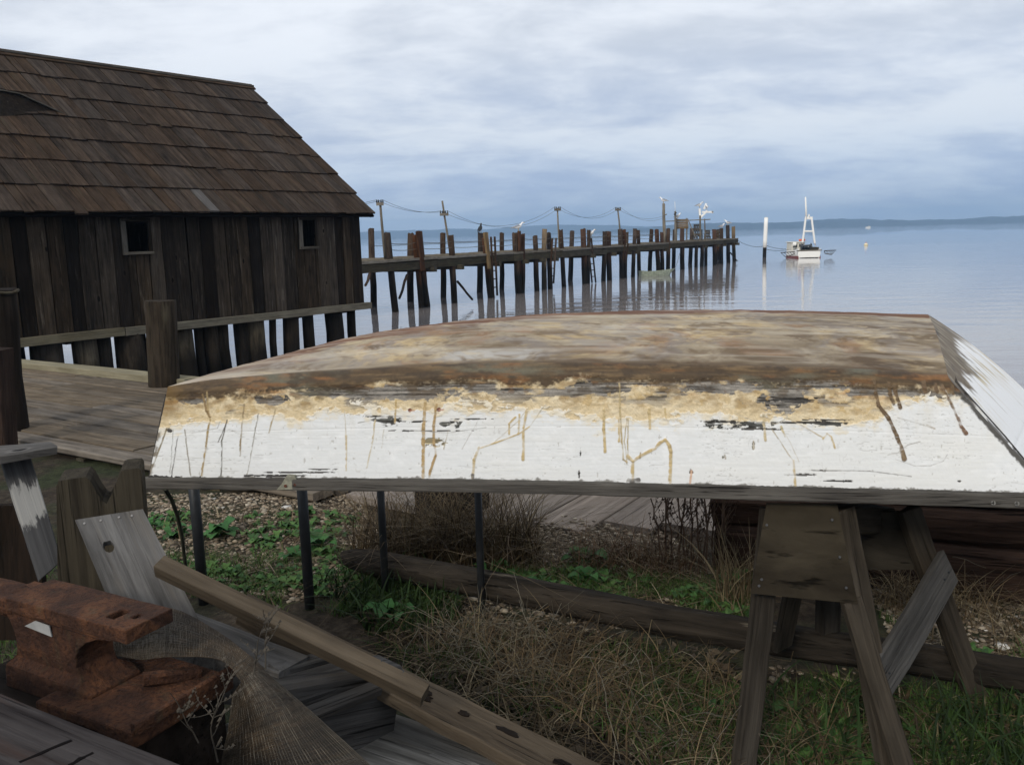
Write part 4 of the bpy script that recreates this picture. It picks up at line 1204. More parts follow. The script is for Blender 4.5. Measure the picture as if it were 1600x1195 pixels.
for pts, w, cl, hh in [([(261, 668), (250, 699), (233, 741)], 2.4, (.22, .18, .11), -.0005), ([(278, 680), (268, 745)], 1.4, DK, -.0006), ([(289, 670), (298, 743)], 1.5, (.2, .17, .12), -.0006), ([(271, 670), (266, 740)], 1.0, (.3, .3, .28), 0),
        ([(323, 612), (325, 640), (328, 655), (322, 696), (315, 743)], 3.2, (.34, .25, .12), .0012), ([(316, 615), (323, 640), (328, 650)], 3.5, (.25, .17, .08), .001), ([(355, 655), (347, 688), (346, 743)], 2.0, (.12, .11, .09), .0005), ([(355, 658), (341, 690)], 1.5, DK, .0005), ([(381, 630), (378, 660), (375, 711)], 2.6, (.24, .18, .10), .001), ([(404, 645), (386, 742)], 1.6, (.28, .26, .22), 0),
        ([(430, 640), (420, 675)], 2.4, (.35, .28, .17), 0), ([(541, 680), (541, 717)], 3.0, TAN, .001), ([(538, 640), (541, 680)], 1.2, (.5, .45, .35), 0), ([(541, 717), (541, 735)], 1.4, TAN, 0), ([(586, 655), (583, 684), (573, 730)], 2.4, (.50, .42, .27), .001), ([(600, 670), (596, 700)], 1.2, (.5, .47, .4), 0),
        ([(664, 630), (662, 668), (661, 746)], 5.5, (.40, .28, .13), .0015), ([(682, 632), (678, 665), (678, 692), (681, 711), (673, 735), (670, 746)], 4.2, (.36, .25, .12), .0015), ([(619, 625), (617, 660)], 3.0, (.45, .33, .16), .001), ([(700, 672), (694, 702)], 1.4, (.4, .36, .28), 0),
        ([(824, 640), (818, 668), (818, 718)], 4.4, TAN, .0015), ([(812, 648), (810, 678)], 3.2, TAN, .001), ([(806, 652), (796, 662), (796, 678)], 2.8, TAN, .001), ([(853, 632), (827, 667)], 1.6, (.45, .40, .30), 0), ([(827, 667), (811, 678), (774, 692), (750, 700)], 2.6, TAN, .001), ([(748, 699), (741, 718), (738, 748)], 5.0, TAN, .0015), ([(774, 690), (808, 660), (820, 645)], 1.2, (.5, .46, .38), 0), ([(745, 660), (722, 702)], 1.0, (.45, .43, .4), 0), ([(738, 742), (738, 749)], 7, (.12, .11, .1), .002),
        ([(944, 640), (944, 670), (946, 706)], 4.6, TAN, .0015), ([(968, 600), (970, 655), (974, 718), (980, 722)], 2.8, (.42, .33, .18), .001), ([(980, 655), (976, 690), (980, 725)], 1.6, (.4, .33, .2), 0), ([(967, 655), (968, 690)], 3.4, TAN, .001), ([(982, 655), (981, 717), (989, 722)], 2.0, (.42, .34, .2), .001), ([(981, 712), (989, 721), (999, 714), (1024, 701), (1034, 691), (1040, 688), (1047, 697), (1049, 706), (1047, 754)], 5.2, TAN, .0018), ([(989, 721), (988.5, 752)], 5.2, TAN, .0018), ([(1000, 716), (1001, 708)], 3.0, (.3, .22, .1), .001), ([(982, 750), (998, 750)], 7, (.14, .13, .12), .002),
        ([(1015, 640), (1016, 670)], 4.6, TAN, .0015), ([(1040, 640), (1041, 655)], 3.0, TAN, .001), ([(1081, 736), (1078, 757)], 3.6, (.55, .36, .25), .001),
        ([(1194, 650), (1195, 668), (1197, 689)], 4.4, (.52, .43, .27), .0012), ([(1231, 654), (1262, 671), (1287, 685)], 1.8, (.45, .38, .26), .0005), ([(1287, 687), (1293, 679), (1300, 684), (1306, 701)], 3.0, TAN, .001), ([(1208, 673), (1239, 720)], 1.8, (.42, .37, .28), .0005), ([(1240, 720), (1243, 762)], 4.4, TAN, .0015), ([(1220, 668), (1235, 692), (1249, 722)], 1.4, (.5, .46, .38), 0), ([(1222, 668), (1227, 683)], 3.6, (.5, .42, .26), .001), ([(1150, 648), (1180, 660), (1215, 664), (1232, 654), (1230, 646)], 1.2, (.45, .41, .33), 0), ([(1178, 690), (1179, 702)], 2.4, (.45, .4, .32), .0005), ([(1133, 712), (1134, 717)], 3, (.4, .36, .3), 0),
        ([(1368, 598), (1370, 615), (1375, 636), (1390, 655), (1403, 683), (1409, 700), (1414, 719)], 6.0, BR, .002), ([(1409, 700), (1414, 718)], 8.5, (.2, .14, .08), .002), ([(1391, 600), (1393, 618), (1398, 632)], 6.0, BR, .002), ([(1400, 606), (1404, 625), (1409, 639)], 6.0, BR, .002), ([(1444, 596), (1448, 614)], 7, (.14, .09, .05), .001), ([(1463, 600), (1467, 614)], 5, (.14, .09, .05), .001), ([(1474, 604), (1488, 633), (1500, 660)], 4.6, (.18, .12, .07), .0016), ([(1499, 656), (1504, 669), (1512, 679)], 6.5, (.17, .10, .06), .002), ([(1490, 605), (1493, 617)], 5, BR, .001),
        ([(1270, 736), (1330, 736), (1360, 737), (1425, 745)], 1.3, (.2, .19, .18), -.0006), ([(1268, 735), (1290, 737)], 1.5, DK, -.0006), ([(1400, 719), (1430, 729), (1455, 729), (1475, 722), (1482, 712)], 1.1, (.5, .49, .47), -.0004), ([(1388, 712), (1402, 710), (1420, 697), (1440, 692)], 1.3, (.38, .36, .33), -.0004), ([(1405, 655), (1440, 665), (1462, 672)], 1.1, (.45, .43, .4), -.0004), ([(1450, 666), (1463, 672)], 2.4, (.5, .46, .4), 0), ([(1225, 742), (1270, 743)], 1.2, (.2, .19, .18), -.0005),
        ([(560, 660), (610, 650), (640, 650)], 1.1, (.25, .24, .22), -.0005), ([(640, 672), (700, 676), (760, 668)], 1.1, (.3, .29, .27), -.0005), ([(720, 648), (790, 645)], 1.0, (.5, .48, .44), -.0004), ([(300, 675), (340, 668), (345, 655)], 1.0, (.4, .39, .36), -.0004), ([(1480, 612), (1494, 640)], 1.5, (.4, .36, .3), 0)]:
    stroke(pts, w, cl, 1.0, hh)
for (cx, cy) in [(640, 641), (685.5, 640)]:
    stroke([(cx, cy), (cx + .1, cy)], 6.5, (.12, .025, .012), 1, -.001, 0); stroke([(cx + 1, cy), (cx + 7, cy)], 3, (.40, .17, .08), .7, 0, 0)
# flaked specks and hairline cracks of old paint
sp_ = vnoise(X * .09, Y * .12, 7); sp2 = vnoise(X * .33, Y * .25, 17)
spk = sst(.84, .88, sp2) * sst(.72, .80, sp_) * (1 - bare)
col = mixc(col, (.40, .38, .34), spk * .6); disp -= .0006 * spk
hair = sst(.016, .004, np.abs(fbm(X * .012, Y * .28, 4, 101) - .5)) * sst(.50, .62, fbm(X * .008, Y * .02, 3, 111)) * (1 - bare)
col = mixc(col, (.38, .37, .35), hair * .55); disp -= .0005 * hair
crz = sst(.014, .003, np.abs(fbm(X * .05, Y * .07, 3, 121) - .5)) * sst(.55, .65, fbm(X * .01 + 9, Y * .03, 3, 131)) * (1 - bare)
col = mixc(col, (.50, .49, .46), crz * .5)
# paint flaking along the rail, exposed plank end at the stern corner, ragged stem
lip = sst(.975, .99, vv + (nD - .5) * .03 + (nB - .5) * .035)
col = mixc(col, (.16, .15, .13), lip * np.clip((nB - .40) * 5, 0, 1) * .9)
xe = X - (1482 + (1648 - 1482) * vc)
cor = sst(-13, -7, xe + (nB - .5) * 10 + (nD - .5) * 5) * sst(.10, .16, vv)
cor = cor * np.clip(1.2 - np.clip((vv - .70) * 4, 0, 1) * (nA > .47), 0, 1)
col = mixc(col, (.085, .080, .072), cor); disp -= .002 * cor
stm = sst(7, 2, X - (262 - 30 * vc) + (nD - .5) * 6) * (vv > .4) * np.clip((nB - .42) * 6, 0, 1)
col = mixc(col, (.20, .17, .13), stm)
disp = disp * sst(-.09, -.05, vv)
nrm = gnormal(P)
if nrm[NS // 2, NV // 2, 1] > 0: nrm = -nrm
P = P + nrm * disp[..., None]
mpaint = vcol('peeling_boat_paint', rough=.62, spec=.3)
hs_ = bulk('side_planking', P.reshape(-1, 3), gridfaces(NS, NV)[:, ::-1], mpaint, np.clip(col, 0, 1).reshape(-1, 3), parent=skiff, smooth=True)
tag(hs_, 'white side planking with ochre and gray wood showing where paint peeled')

# ---- bottom: bare weathered planks
NB, MB_ = 900, 150
s2 = np.linspace(0, 1, NB)
G2, C2, F2, _ = stations(s2)
bd2 = F2 - C2; bl2 = np.linalg.norm(bd2, axis=-1, keepdims=True)
St = C2 + np.where(bl2 > 1e-3, bd2 / np.maximum(bl2, 1e-3), 0) * np.minimum(.035, bl2 * .3)
uu = np.linspace(0, 1, MB_)
P2 = St[:, None] * (1 - uu)[None, :, None] + F2[:, None] * uu[None, :, None]
P2[..., 2] += .022 * (4 * uu * (1 - uu))[None] * np.clip(bl2 / .8, 0, 1)
SS = (s2 * 2.9)[:, None] + 0 * uu[None]; UU = (uu[None] * bl2) + 0 * SS
WX = SS + (fbm(SS * 3, UU * 5, 3, 199) - .5) * .25
a1 = fbm(WX * 6, UU * 20, 5, 201, .6); a2 = fbm(WX * 2.2, UU * 5, 5, 211, .6); a3 = fbm(WX * 26, UU * 34, 3, 221, .6); a4 = fbm(SS * 16, UU * 30, 4, 231); a5 = fbm(WX * 6, UU * 9, 5, 271, .62)
px2 = 262 + 1200 * s2[:, None] + 0 * uu[None]
c2 = np.zeros(SS.shape + (3,)); c2[:] = (.295, .24, .165)
c2 = mixc(c2, (.46, .375, .25), np.clip((a2 - .44) * 4, 0, 1) * .75)
c2 = mixc(c2, (.50, .37, .19), np.clip((fbm(WX * 4.0 + 7, UU * 6, 5, 281, .6) - .53) * 7, 0, 1) * .7)
c2 = mixc(c2, (.24, .11, .05), np.clip((fbm(WX * 5.0 + 2, UU * 8, 5, 285, .62) - .58) * 7, 0, 1) * .55)
c2 = mixc(c2, (.22, .195, .18), np.clip((fbm(WX * 9 + 3, UU * 9, 6, 291, .65) - .50) * 6, 0, 1) * .7)
c2 = mixc(c2, (.13, .085, .048), np.clip((fbm(WX * 8, UU * 9, 6, 241, .66) - .53) * 7, 0, 1) * .7)
c2 = mixc(c2, (.46, .43, .38), np.clip((a3 - .50) * 6, 0, 1) * np.clip((a2 - .40) * 4, 0, 1) * .35)
c2 = mixc(c2, (.20, .16, .12), np.clip((.42 - a3) * 6, 0, 1) * .35)
brow = np.clip(sst(.30, .0, uu[None] + (a2 - .5) * .7) * sst(.30, .5, s2[:, None]) * .9 + sst(.72, 1.0, s2[:, None] + (a2 - .5) * .5) * .8, 0, 1)
c2 = mixc(c2, (.115, .080, .050), brow * np.clip(.40 + (a1 - .42) * 2.0 + (a5 - .5) * 3.0, 0, 1))
c2 = mixc(c2, (.36, .33, .29), sst(.34, .08, s2[:, None] + (a2 - .5) * .25) * .5 * np.clip(a3 * 2.2 - .4, 0, 1))
red = sst(.15, .07, UU[:, ::-1] * 0 + (bl2 * (1 - uu[None])) + (a4 - .5) * .07 + (a1 - .5) * .08 + (a2 - .5) * .08)
redc = np.zeros_like(c2); redc[:] = (.13, .055, .032); redc = mixc(redc, (.22, .115, .065), np.clip((a1 - .45) * 4, 0, 1))
c2 = c2 + (redc - c2) * (red * .9 * sst(.02, .3, s2[:, None] + .05))[..., None]
for (x0, v0, x1, v1, w) in [(700, .42, 660, .22, .010), (726, .47, 690, .25, .010), (790, .40, 735, .20, .008), (830, .33, 800, .2, .008), (1010, .78, 830, .40, .004), (905, .8, 1020, .6, .003)]:
    t = np.clip((px2 - x0) / (x1 - x0), 0, 1); d = np.abs(uu[None] - (v0 + (v1 - v0) * t)) * bl2
    k = sst(w, w * .3, d + (a4 - .5) * .012) * (px2 > min(x0, x1)) * (px2 < max(x0, x1))
    c2 = mixc(c2, (.15, .085, .05), k * .45 * np.clip((a4 - .35) * 4, 0, 1))
lg = sst(.10, .02, np.abs(uu[None] - .12) + (a2 - .5) * .2) * sst(640, 720, px2) * sst(880, 800, px2)
c2 = mixc(c2, (.46, .45, .43), lg * np.clip(a3 * 2.4 - .5, 0, 1) * .7)
wh = sst(.62, .70, a4) * sst(.55, .66, fbm(SS * 3, UU * 8, 3, 251))
c2 = mixc(c2, (.52, .42, .26), wh * .4)
crk = sst(.012, .003, np.abs(fbm(SS * .8, UU * 22, 4, 261) - .5)) * sst(.52, .6, a2)
c2 = mixc(c2, (.08, .06, .045), crk * .6)
a6 = fbm(WX * 2.6, UU * 24, 4, 295, .6)
c2 = c2 * (.80 + .40 * a6)[..., None]
lum_ = c2.mean(-1, keepdims=True); c2 = lum_ + (c2 - lum_) * .96
c2 = mixc(c2, (.43, .39, .32), np.clip((a6 - .52) * 6, 0, 1) * .35)
c2 = mixc(c2, (.085, .056, .032), sst(.05, .0, uu[None] + (a4 - .5) * .03) * .8 * sst(.05, .2, s2[:, None]))
seam = np.zeros(SS.shape)
for us in (.34, .67):
    seam = np.maximum(seam, sst(.004, .0015, np.abs(uu[None] - us - (a2 - .5) * .01) * bl2) * sst(.1, .2, s2[:, None]))
c2 = mixc(c2, (.10, .08, .06), seam * .35 * (a4 > .42))
n2 = gnormal(P2)
n2[0] = n2[1]
if n2[NB // 2, MB_ // 2, 2] < 0: n2 = -n2
P2 = P2 + n2 * ((a1 - .5) * .005 + (a3 - .5) * .003 + (a4 - .5) * .002 - crk * .001 - seam * .001 + red * .0012 + (a2 - .5) * .004 * (uu * (1 - uu) * 4)[None])[..., None] * np.clip(bl2 / .2, 0, 1)[..., None] * sst(0, .03, uu)[None, :, None]
bt = bulk('bottom_planking', P2.reshape(-1, 3), gridfaces(NB, MB_), vcol('weathered_boat_bottom', .88, .2), np.clip(c2, 0, 1).reshape(-1, 3), parent=skiff, smooth=True)
tag(bt, 'bare weathered tan and brown bottom with red-brown far edge')

# ---- far side and inside skins, coarser
NF = 90
s3 = np.linspace(0, 1, NF)
G3, C3, F3, _ = stations(s3)
GF3 = far_gun(s3, G3, C3, F3)
GF3 = GF3 + (np.array(tuple(at(1700, 722, 3.36))) - GF3[-1]) * sst(0, 1, s3)[:, None]
P3 = np.stack([F3 + (GF3 - F3) * t for t in np.linspace(0, 1, 14)], 1)
cc3 = np.zeros(P3.shape); cc3[:] = (.78, .78, .76); cc3[:, :3] = (.16, .10, .05)
bulk('far_side_planking', P3.reshape(-1, 3), gridfaces(NF, 14), mpaint, cc3.reshape(-1, 3), parent=skiff, smooth=True)
mid3 = (G3 + GF3) / 2 + np.array([0, 0, .12])
def inn(Q, k=.03):
    d = mid3 - Q; l = np.linalg.norm(d, axis=-1, keepdims=True)
    return Q + d / np.maximum(l, 1e-4) * np.minimum(k, l * .4)
ring = [G3 + np.array([0, 0, .002]), inn(C3, .05) * .5 + inn(G3) * .5, inn(C3, .05), inn(F3 * .5 + C3 * .5, .03), inn(F3, .05), inn(F3, .05) * .5 + inn(GF3) * .5, GF3]
P4 = np.stack(ring, 1)
bulk('inside_planking', P4.reshape(-1, 3), gridfaces(NF, 7), M['grayd'], parent=skiff)

# ---- transom
NT = 150
ga, ca_, fa = G[-1], Cc[-1], Fc[-1]
gfa = far_gun(np.array([1.0]), G[-1:], Cc[-1:], Fc[-1:])[0]
ug, vg = np.meshgrid(np.linspace(0, 1, NT), np.linspace(0, 1, NT), indexing='ij')
gfa = np.array(tuple(at(1700, 722, 3.36)))
Ls = P[-1]; al_ = np.concatenate([[0], np.cumsum(np.linalg.norm(np.diff(Ls, axis=0), axis=1))]); al_ /= al_[-1]
def lft(v_): return np.stack([np.interp(v_, al_, Ls[:, i_]) for i_ in range(3)], -1)
Ts = P2[-1]; tl2 = np.linspace(0, 1, len(Ts))
def tpe(u_): return np.stack([np.interp(u_, tl2, Ts[:, i_]) for i_ in range(3)], -1)
fa = Ts[-1]
def rgt(v_): return fa + (gfa - fa) * v_[..., None] + np.array([.02, .0, .035]) * (4 * v_ * (1 - v_))[..., None]
def btm(u_): return Ls[-1] + (gfa - Ls[-1]) * u_[..., None]
def coons(u_, v_):
    return (lft(v_) * (1 - u_)[..., None] + rgt(v_) * u_[..., None] + tpe(u_) * (1 - v_)[..., None] + btm(u_) * v_[..., None]
            - (Ls[0] * ((1 - u_) * (1 - v_))[..., None] + fa * (u_ * (1 - v_))[..., None] + Ls[-1] * ((1 - u_) * v_)[..., None] + gfa * (u_ * v_)[..., None]))
PT_ = coons(ug, vg)
wm, hm = 1.0, .42
b1 = fbm(ug * 14, vg * 5, 5, 301); b2_ = fbm(ug * 40, vg * 6, 4, 311); b3 = fbm(ug * 9, vg * 9, 4, 321); b4 = fbm(ug * 30, vg * 30, 3, 331)
ct = np.zeros(ug.shape + (3,)); ct[:] = (.82, .82, .81)
ct = mixc(ct, (.62, .56, .44), np.clip((b2_ - .52) * 4, 0, 1) * sst(.65, .3, vg) * .8)
top_ = sst(.05, -.05, vg - (.24 + .05 * np.sin(ug * 5) + (b1 - .5) * .40 + (b2_ - .5) * .25))
tb = np.zeros_like(ct); tb[:] = (.15, .115, .075); tb = mixc(tb, (.30, .26, .19), np.clip((b2_ - .5) * 5, 0, 1)); tb = mixc(tb, (.07, .055, .04), np.clip((b3 - .55) * 6, 0, 1))
ct = ct + (tb - ct) * top_[..., None]
och_ = sst(.10, .0, np.abs(vg - .36 - (b1 - .5) * .3)) * np.clip((b2_ - .45) * 5, 0, 1)
ct = mixc(ct, (.52, .43, .26), och_ * .7)
ec = sst(.028, .012, ug + (b4 - .5) * .02)
ct = mixc(ct, (.12, .11, .10), ec * (b3 > .44))
stk = sst(.70, .76, fbm(ug * 34, vg * 3.5, 3, 341)) * sst(.3, .5, vg)
ct = mixc(ct, (.30, .28, .26), stk * .6)
nT = gnormal(PT_)
if nT[NT // 2, NT // 2, 0] < 0: nT = -nT
rim = np.minimum(np.minimum(ug, 1 - ug), np.minimum(vg, 1 - vg)); rim = sst(0, .02, rim)
PT_ = PT_ + nT * ((-.0015 * top_ + (b4 - .5) * .0008 - .001 * stk) * rim)[..., None]
tr = bulk('transom', PT_.reshape(-1, 3), gridfaces(NT, NT), mpaint, np.clip(ct, 0, 1).reshape(-1, 3), parent=skiff, smooth=True)
tag(tr, 'raked white transom with bare brown wood along its upper edge')
ui, vi_ = np.meshgrid(np.linspace(.03, .97, 10), np.linspace(.06, .98, 10), indexing='ij')
PTi = coons(ui, vi_) - nT[::15, ::15] * .025
bulk('transom_inside', PTi.reshape(-1, 3), gridfaces(10, 10), M['grayd'], parent=skiff)

# ---- gunwale rails, stem, oarlock block, screws
def sweep(name, path, w, h, mat, parent, side):
    path = [Vector(p) for p in path]; V, Fq = [], []
    n = len(path)
    for i, p in enumerate(path):
        t = (path[min(i + 1, n - 1)] - path[max(i - 1, 0)]).normalized()
        o_ = t.cross(Vector((0, 0, 1))).normalized() * side
        z_ = Vector((0, 0, 1))
        jo, jz = random.uniform(-.0012, .0012), random.uniform(-.0012, .0012)
        for (a_, b_) in ((-w * .35, .004), (w * .62, .003), (w * .66, -.003), (w * .66, -h + .004), (w * .60, -h), (-w * .35, -h)):
            V.append(p + o_ * (a_ + jo) + z_ * (b_ + jz))
    for i in range(n - 1):
        for k in range(6):
            a_, c_ = i * 6 + k, i * 6 + (k + 1) % 6
            Fq.append((a_, c_, c_ + 6, a_ + 6))
    Fq.append(tuple(range(6))); Fq.append(tuple(range(n * 6 - 1, n * 6 - 7, -1)))
    W = frame(path[0], path[-1] - path[0], (0, 0, 1)); Wi = W.inverted()
    o = meshobj(name, [Wi @ v for v in V], Fq, mat, W, parent)
    fixn(o); return o
gpath = [tuple(g) for g in G[::18]] + [tuple(G[-1])]
e0 = (Vector(gpath[0]) - Vector(gpath[2])).normalized()
sweep('gunwale_rail', [Vector(gpath[0]) + e0 * .02] + gpath, .030, .036, M['rail'], skiff, 1)
sweep('gunwale_rail', [tuple(g) for g in GF3], .030, .036, M['rail'], skiff, -1)
beam('transom_rail', Vector(ga) + Vector((.02, 0, -.02)), Vector(gfa) + Vector((.02, 0, -.02)), .03, .036, M['rail'], skiff)
beam('stem', Vector(Cc[0]) + Vector((.03, .022, -.03)), Vector(G[0]) + Vector((.03, .022, .0)), .03, .03, M['whitedirty'], skiff, up=(-1, 0, 0), seg=3)
ok_ = [at(x, y, D - .04) for (x, y), D in zip([(432, 765), (442, 753), (449, 744), (461, 744), (469, 753), (474, 765)], [2.9] * 6)]
Dk = 3.10 - .72 * .157 - .30 * .157 * .843
ok_ = [at(x, y, Dk - .022) for (x, y) in [(432, 765), (440, 756), (447, 744), (460, 744), (466, 754), (475, 764)]]
ob = prism('oarlock_block', ok_, Vector((0, .03, 0)), plain('old_block_paint', (.30, .29, .22), .8, var=.5, nscale=60), skiff, grain=(1, 0, 0))
for (x, y) in [(446, 759), (461, 757)]:
    pole('rust_bolt', at(x, y, Dk - .02), at(x, y, Dk - .027), .006, .005, plain('rusty_bolt_iron', (.12, .04, .02), .8, var=.5), ob, sides=8, seg=1)
for (x, y) in [(1552, 785.5), (1589, 786.5)]:
    sd = (x - 232) / 1416; Ds = 3.10 - .72 * sd - .30 * sd * (1 - sd) - .020
    sc_ = pole('screw', at(x, y, Ds + .004), at(x, y, Ds - .0035), (.0068), .0062, plain('zinc_screw', (.11, .105, .095), .5), skiff, sides=12, seg=1)
    beam('slot', at(x - 3, y, Ds - .0042), at(x + 3, y, Ds - .0042), .001, .002, M['black'], sc_, bev=.0001)
    beam('slot', at(x, y - 3, Ds - .0044), at(x, y + 3, Ds - .0044), .002, .001, M['black'], sc_, bev=.0001)

# ================================================================== SUPPORTS
sh = thing('sawhorse', 'dark wooden sawhorse with plywood panel under the stern of the skiff', 'sawhorse', onz(1290, 1130, 0))
fr_f, fl_f, br_f, bl_f = onz(1398, 1232, -.02), onz(1160, 1222, -.02), onz(1527, 1092, -.02), onz(1291, 1044, -.02)
fr_t, fl_t = at(1316, 796, 2.56), at(1207, 798, 2.62)
br_t, bl_t = at(1418, 794, 2.86), at(1300, 800, 3.02)
beam('leg', fr_f, fr_t, .076, .042, M['saw'], sh, up=(.3, -1, 0), seg=9, wob=.003, endj=.01)
beam('leg', fl_f, fl_t, .070, .042, M['saw'], sh, up=(.3, -1, 0), seg=9, wob=.003, endj=.01)
beam('leg', br_f, br_t, .082, .042, M['saw'], sh, up=(.45, -1, 0), seg=5, wob=.002, endj=.01)
beam('leg', bl_f, bl_t, .085, .05, M['saw'], sh, up=(.3, -1, 0), seg=4, wob=.002)
beam('splint', onz(1404, 1236, -.02) + Vector((.02, -.05, 0)), at(1332, 940, 2.47), .066, .03, M['saw'], sh, up=(.3, -1, 0), seg=3, wob=.003, endj=.012)
tb0, tb1 = (fr_t + fl_t) / 2, (br_t + bl_t) / 2
dd = (tb1 - tb0).normalized()
beam('top_beam', tb0 + dd * .03 + Vector((0, 0, -.03)), tb1 + dd * .12 + Vector((0, 0, -.03)), .09, .09, M['saw'], sh, seg=2)
pq = [at(1197, 786, 2.60), at(1306, 788, 2.555), at(1338, 942, 2.475), at(1172, 926, 2.52)]
pn = (pq[1] - pq[0]).cross(pq[3] - pq[0]).normalized()
if pn.y > 0: pn = -pn
prism('plywood_panel', [p + pn * .03 for p in pq], -pn * .018, M['ply'], sh, grain=(1, -.3, 0))
pq2 = [at(1305, 800, 2.97), at(1408, 800, 2.88), at(1430, 890, 2.88), at(1288, 890, 3.0)]
prism('plywood_panel', pq2, Vector((0, .018, 0)), M['ply'], sh, grain=(1, -.3, 0))
for (x, y) in [(1190, 905), (1198, 820), (1300, 812), (1322, 918), (1186, 915), (1312, 870)]:
    p_ = onplane(x, y, pq[0] + pn * .03, pn)
    pole('nail', p_ - pn * .002, p_ + pn * .004, .0045, .004, M['steel'], sh, sides=8, seg=1)
b0_, b1_ = at(1374, 1066, 2.43), at(1482, 884, 2.78)
br_ = beam('brace', b0_, b1_, .125, .026, M['brace'], sh, up=(.25, -1, .1), seg=4, wob=.002, endj=.012)
beam('brace', at(1222, 1010, 2.95), at(1246, 890, 2.75), .08, .025, M['saw'], sh, up=(.4, -1, 0))
for (x, y) in [(1481, 905), (1476, 893), (1392, 1050)]:
    f_ = (1066 - y) / (1066 - 884)
    p = b0_.lerp(b1_, f_)
    n_ = Vector((.25, -1, .1)).normalized()
    pole('nail', p + n_ * .010, p + n_ * .0165, .004, .004, M['steel'], br_, sides=7, seg=1)

pf = thing('pipe_stand', 'dark steel pipe stand under the bow end of the skiff', 'stand', onz(500, 945, 0))
legs = [onz(318, 935, 0), onz(484, 947, 0), onz(603, 930, 0), onz(753, 957, 0)]
rad = [.0245, .0235, .0175, .0165]
tops = []
for p, r in zip(legs, rad):
    tp = Vector((p.x, p.y, .84)); tops.append(tp)
    lg_ = pole('leg', p - Vector((0, 0, .1)), tp, r, r, M['steel'], pf, sides=14, seg=1)
for a_, b_ in ((0, 1), (1, 2), (2, 3)):
    pole('top_rail', tops[a_], tops[b_], .018, .018, M['steel'], pf, sides=10, seg=1)
for i, (x, D) in enumerate([(330, 3.12), (760, 2.9)]):
    e = at(x, 735, D); e.z = .845
    pole('cross_rail', tops[0 if i == 0 else 3], e, .018, .018, M['steel'], pf, sides=10, seg=1)

# curved cable hanging from the bow
tl = tube('hanging_cable', [at(x, y, D) for x, y, D in [(258, 764, 3.06), (268, 780, 3.1), (277, 805, 3.2), (284, 835, 3.3), (287, 862, 3.4), (291, 892, 3.5), (294, 915, 3.55)]], .0075, plain('mossy_cable', (.045, .048, .03), .8, var=.4), None, sides=7)
tag(tl, 'thin curved cable hanging down from the bow of the skiff', 'cable')

# ---- low timber retaining wall on the right, two baulks
rw = thing('timber_wall', 'low dark retaining wall of two rough baulks behind the sawhorse', 'retaining wall', onz(1300, 905, 0))
w0, w1 = onz(1118, 884, 0), onz(1600, 932, 0)
wd_ = (w1 - w0).normalized(); wn_ = Vector((-wd_.y, wd_.x, 0))
beam('lower_baulk', w0 + wn_ * .14 + Vector((0, 0, .08)), w0 + wd_ * 3.2 + wn_ * .14 + Vector((0, 0, .08)), .30, .24, M['wallbeam'], rw, bev=.03, seg=14, wob=.008, endj=.02)
beam('upper_baulk', w0 + wn_ * .17 - wd_ * .02 + Vector((0, 0, .265)), w0 + wd_ * 3.25 + wn_ * .17 + Vector((0, 0, .30)), .27, .16, M['wallbeam'], rw, bev=.03, seg=16, wob=.010, endj=.03)
beam('cap_plank', w0 + wn_ * .2 + wd_ * .55 + Vector((0, 0, .375)), w0 + wd_ * 3.0 + wn_ * .2 + Vector((0, 0, .405)), .20, .045, wood('red_brown_cap_wood', (.035, .020, .014), (.11, .07, .052), patch=(.13, .11, .10), grain=26, lenscale=.8), rw, bev=.012, seg=12, wob=.006, endj=.03)

# ---- stub of an old pile in the dry grass, pale leaning stake at the wall
p = onz(702, 812, 0)
t = thing('pile_stub', 'dark stub of an old pile standing in the dry grass tuft', 'pile', p)
pole('stub_shaft', p + Vector((0, .2, -.2)), p + Vector((0, .2, .40)), .225, .21, M['darkpost'], t, sides=16, seg=4, wob=.01, rough=.06, topj=.02)
# ---- log
lp = [(-.86, 4.16), (-.3, 3.84), (.2, 3.55), (.6, 3.33), (1.0, 3.15), (1.4, 3.0), (1.85, 2.82), (2.6, 2.55)]
lt = thing('log', 'long dark weathered log lying across the grass below the skiff', 'log', (.49, 3.38, 0))
V, Fq = [], []
NLs, SD_ = 90, 22
lpx = np.array([p[0] for p in lp]); lpy = np.array([p[1] for p in lp])
arc = np.concatenate([[0], np.cumsum(np.hypot(np.diff(lpx), np.diff(lpy)))])
tt = np.linspace(0, arc[-1], NLs)
cx, cy = np.interp(tt, arc, lpx), np.interp(tt, arc, lpy)
Llog = (Vector((lpx[-1], lpy[-1], 0)) - Vector((lpx[0], lpy[0], 0)))
Wl = frame((lpx[0], lpy[0], .07), Llog, (0, 0, 1)); Wli = Wl.inverted()
for i in range(NLs):
    r = .064 - .005 * tt[i] / arc[-1]
    r *= min(1, .62 + tt[i] * 2.2)
    for k in range(SD_):
        a = 2 * math.pi * k / SD_
        rr = r * (1 + (float(fbm(np.array([tt[i] * 1.2]), np.array([k * .9 + (k == SD_ - 1) * 0]), 3, 7)[0]) - .5) * .22 + .035 * math.sin(k * 2.1))
        if i in (0, NLs - 1): rr *= random.uniform(.75, .95)
        # long split on the upper edge
        if abs(a - 1.35 - .15 * math.sin(tt[i] * 1.4)) < .16: rr -= .016 * max(0, math.sin(tt[i] * 2.1 + .6))
        V.append(Wli @ Vector((cx[i], cy[i] + 0, .088 + .01 * math.sin(tt[i] * 1.3)) ) + Vector((random.uniform(-.02, .02) if i in (0, NLs - 1) else 0, math.cos(a) * rr, math.sin(a) * rr)))
for i in range(NLs - 1):
    for k in range(SD_):
        a_, c_ = i * SD_ + k, i * SD_ + (k + 1) % SD_
        Fq.append((a_, c_, c_ + SD_, a_ + SD_))
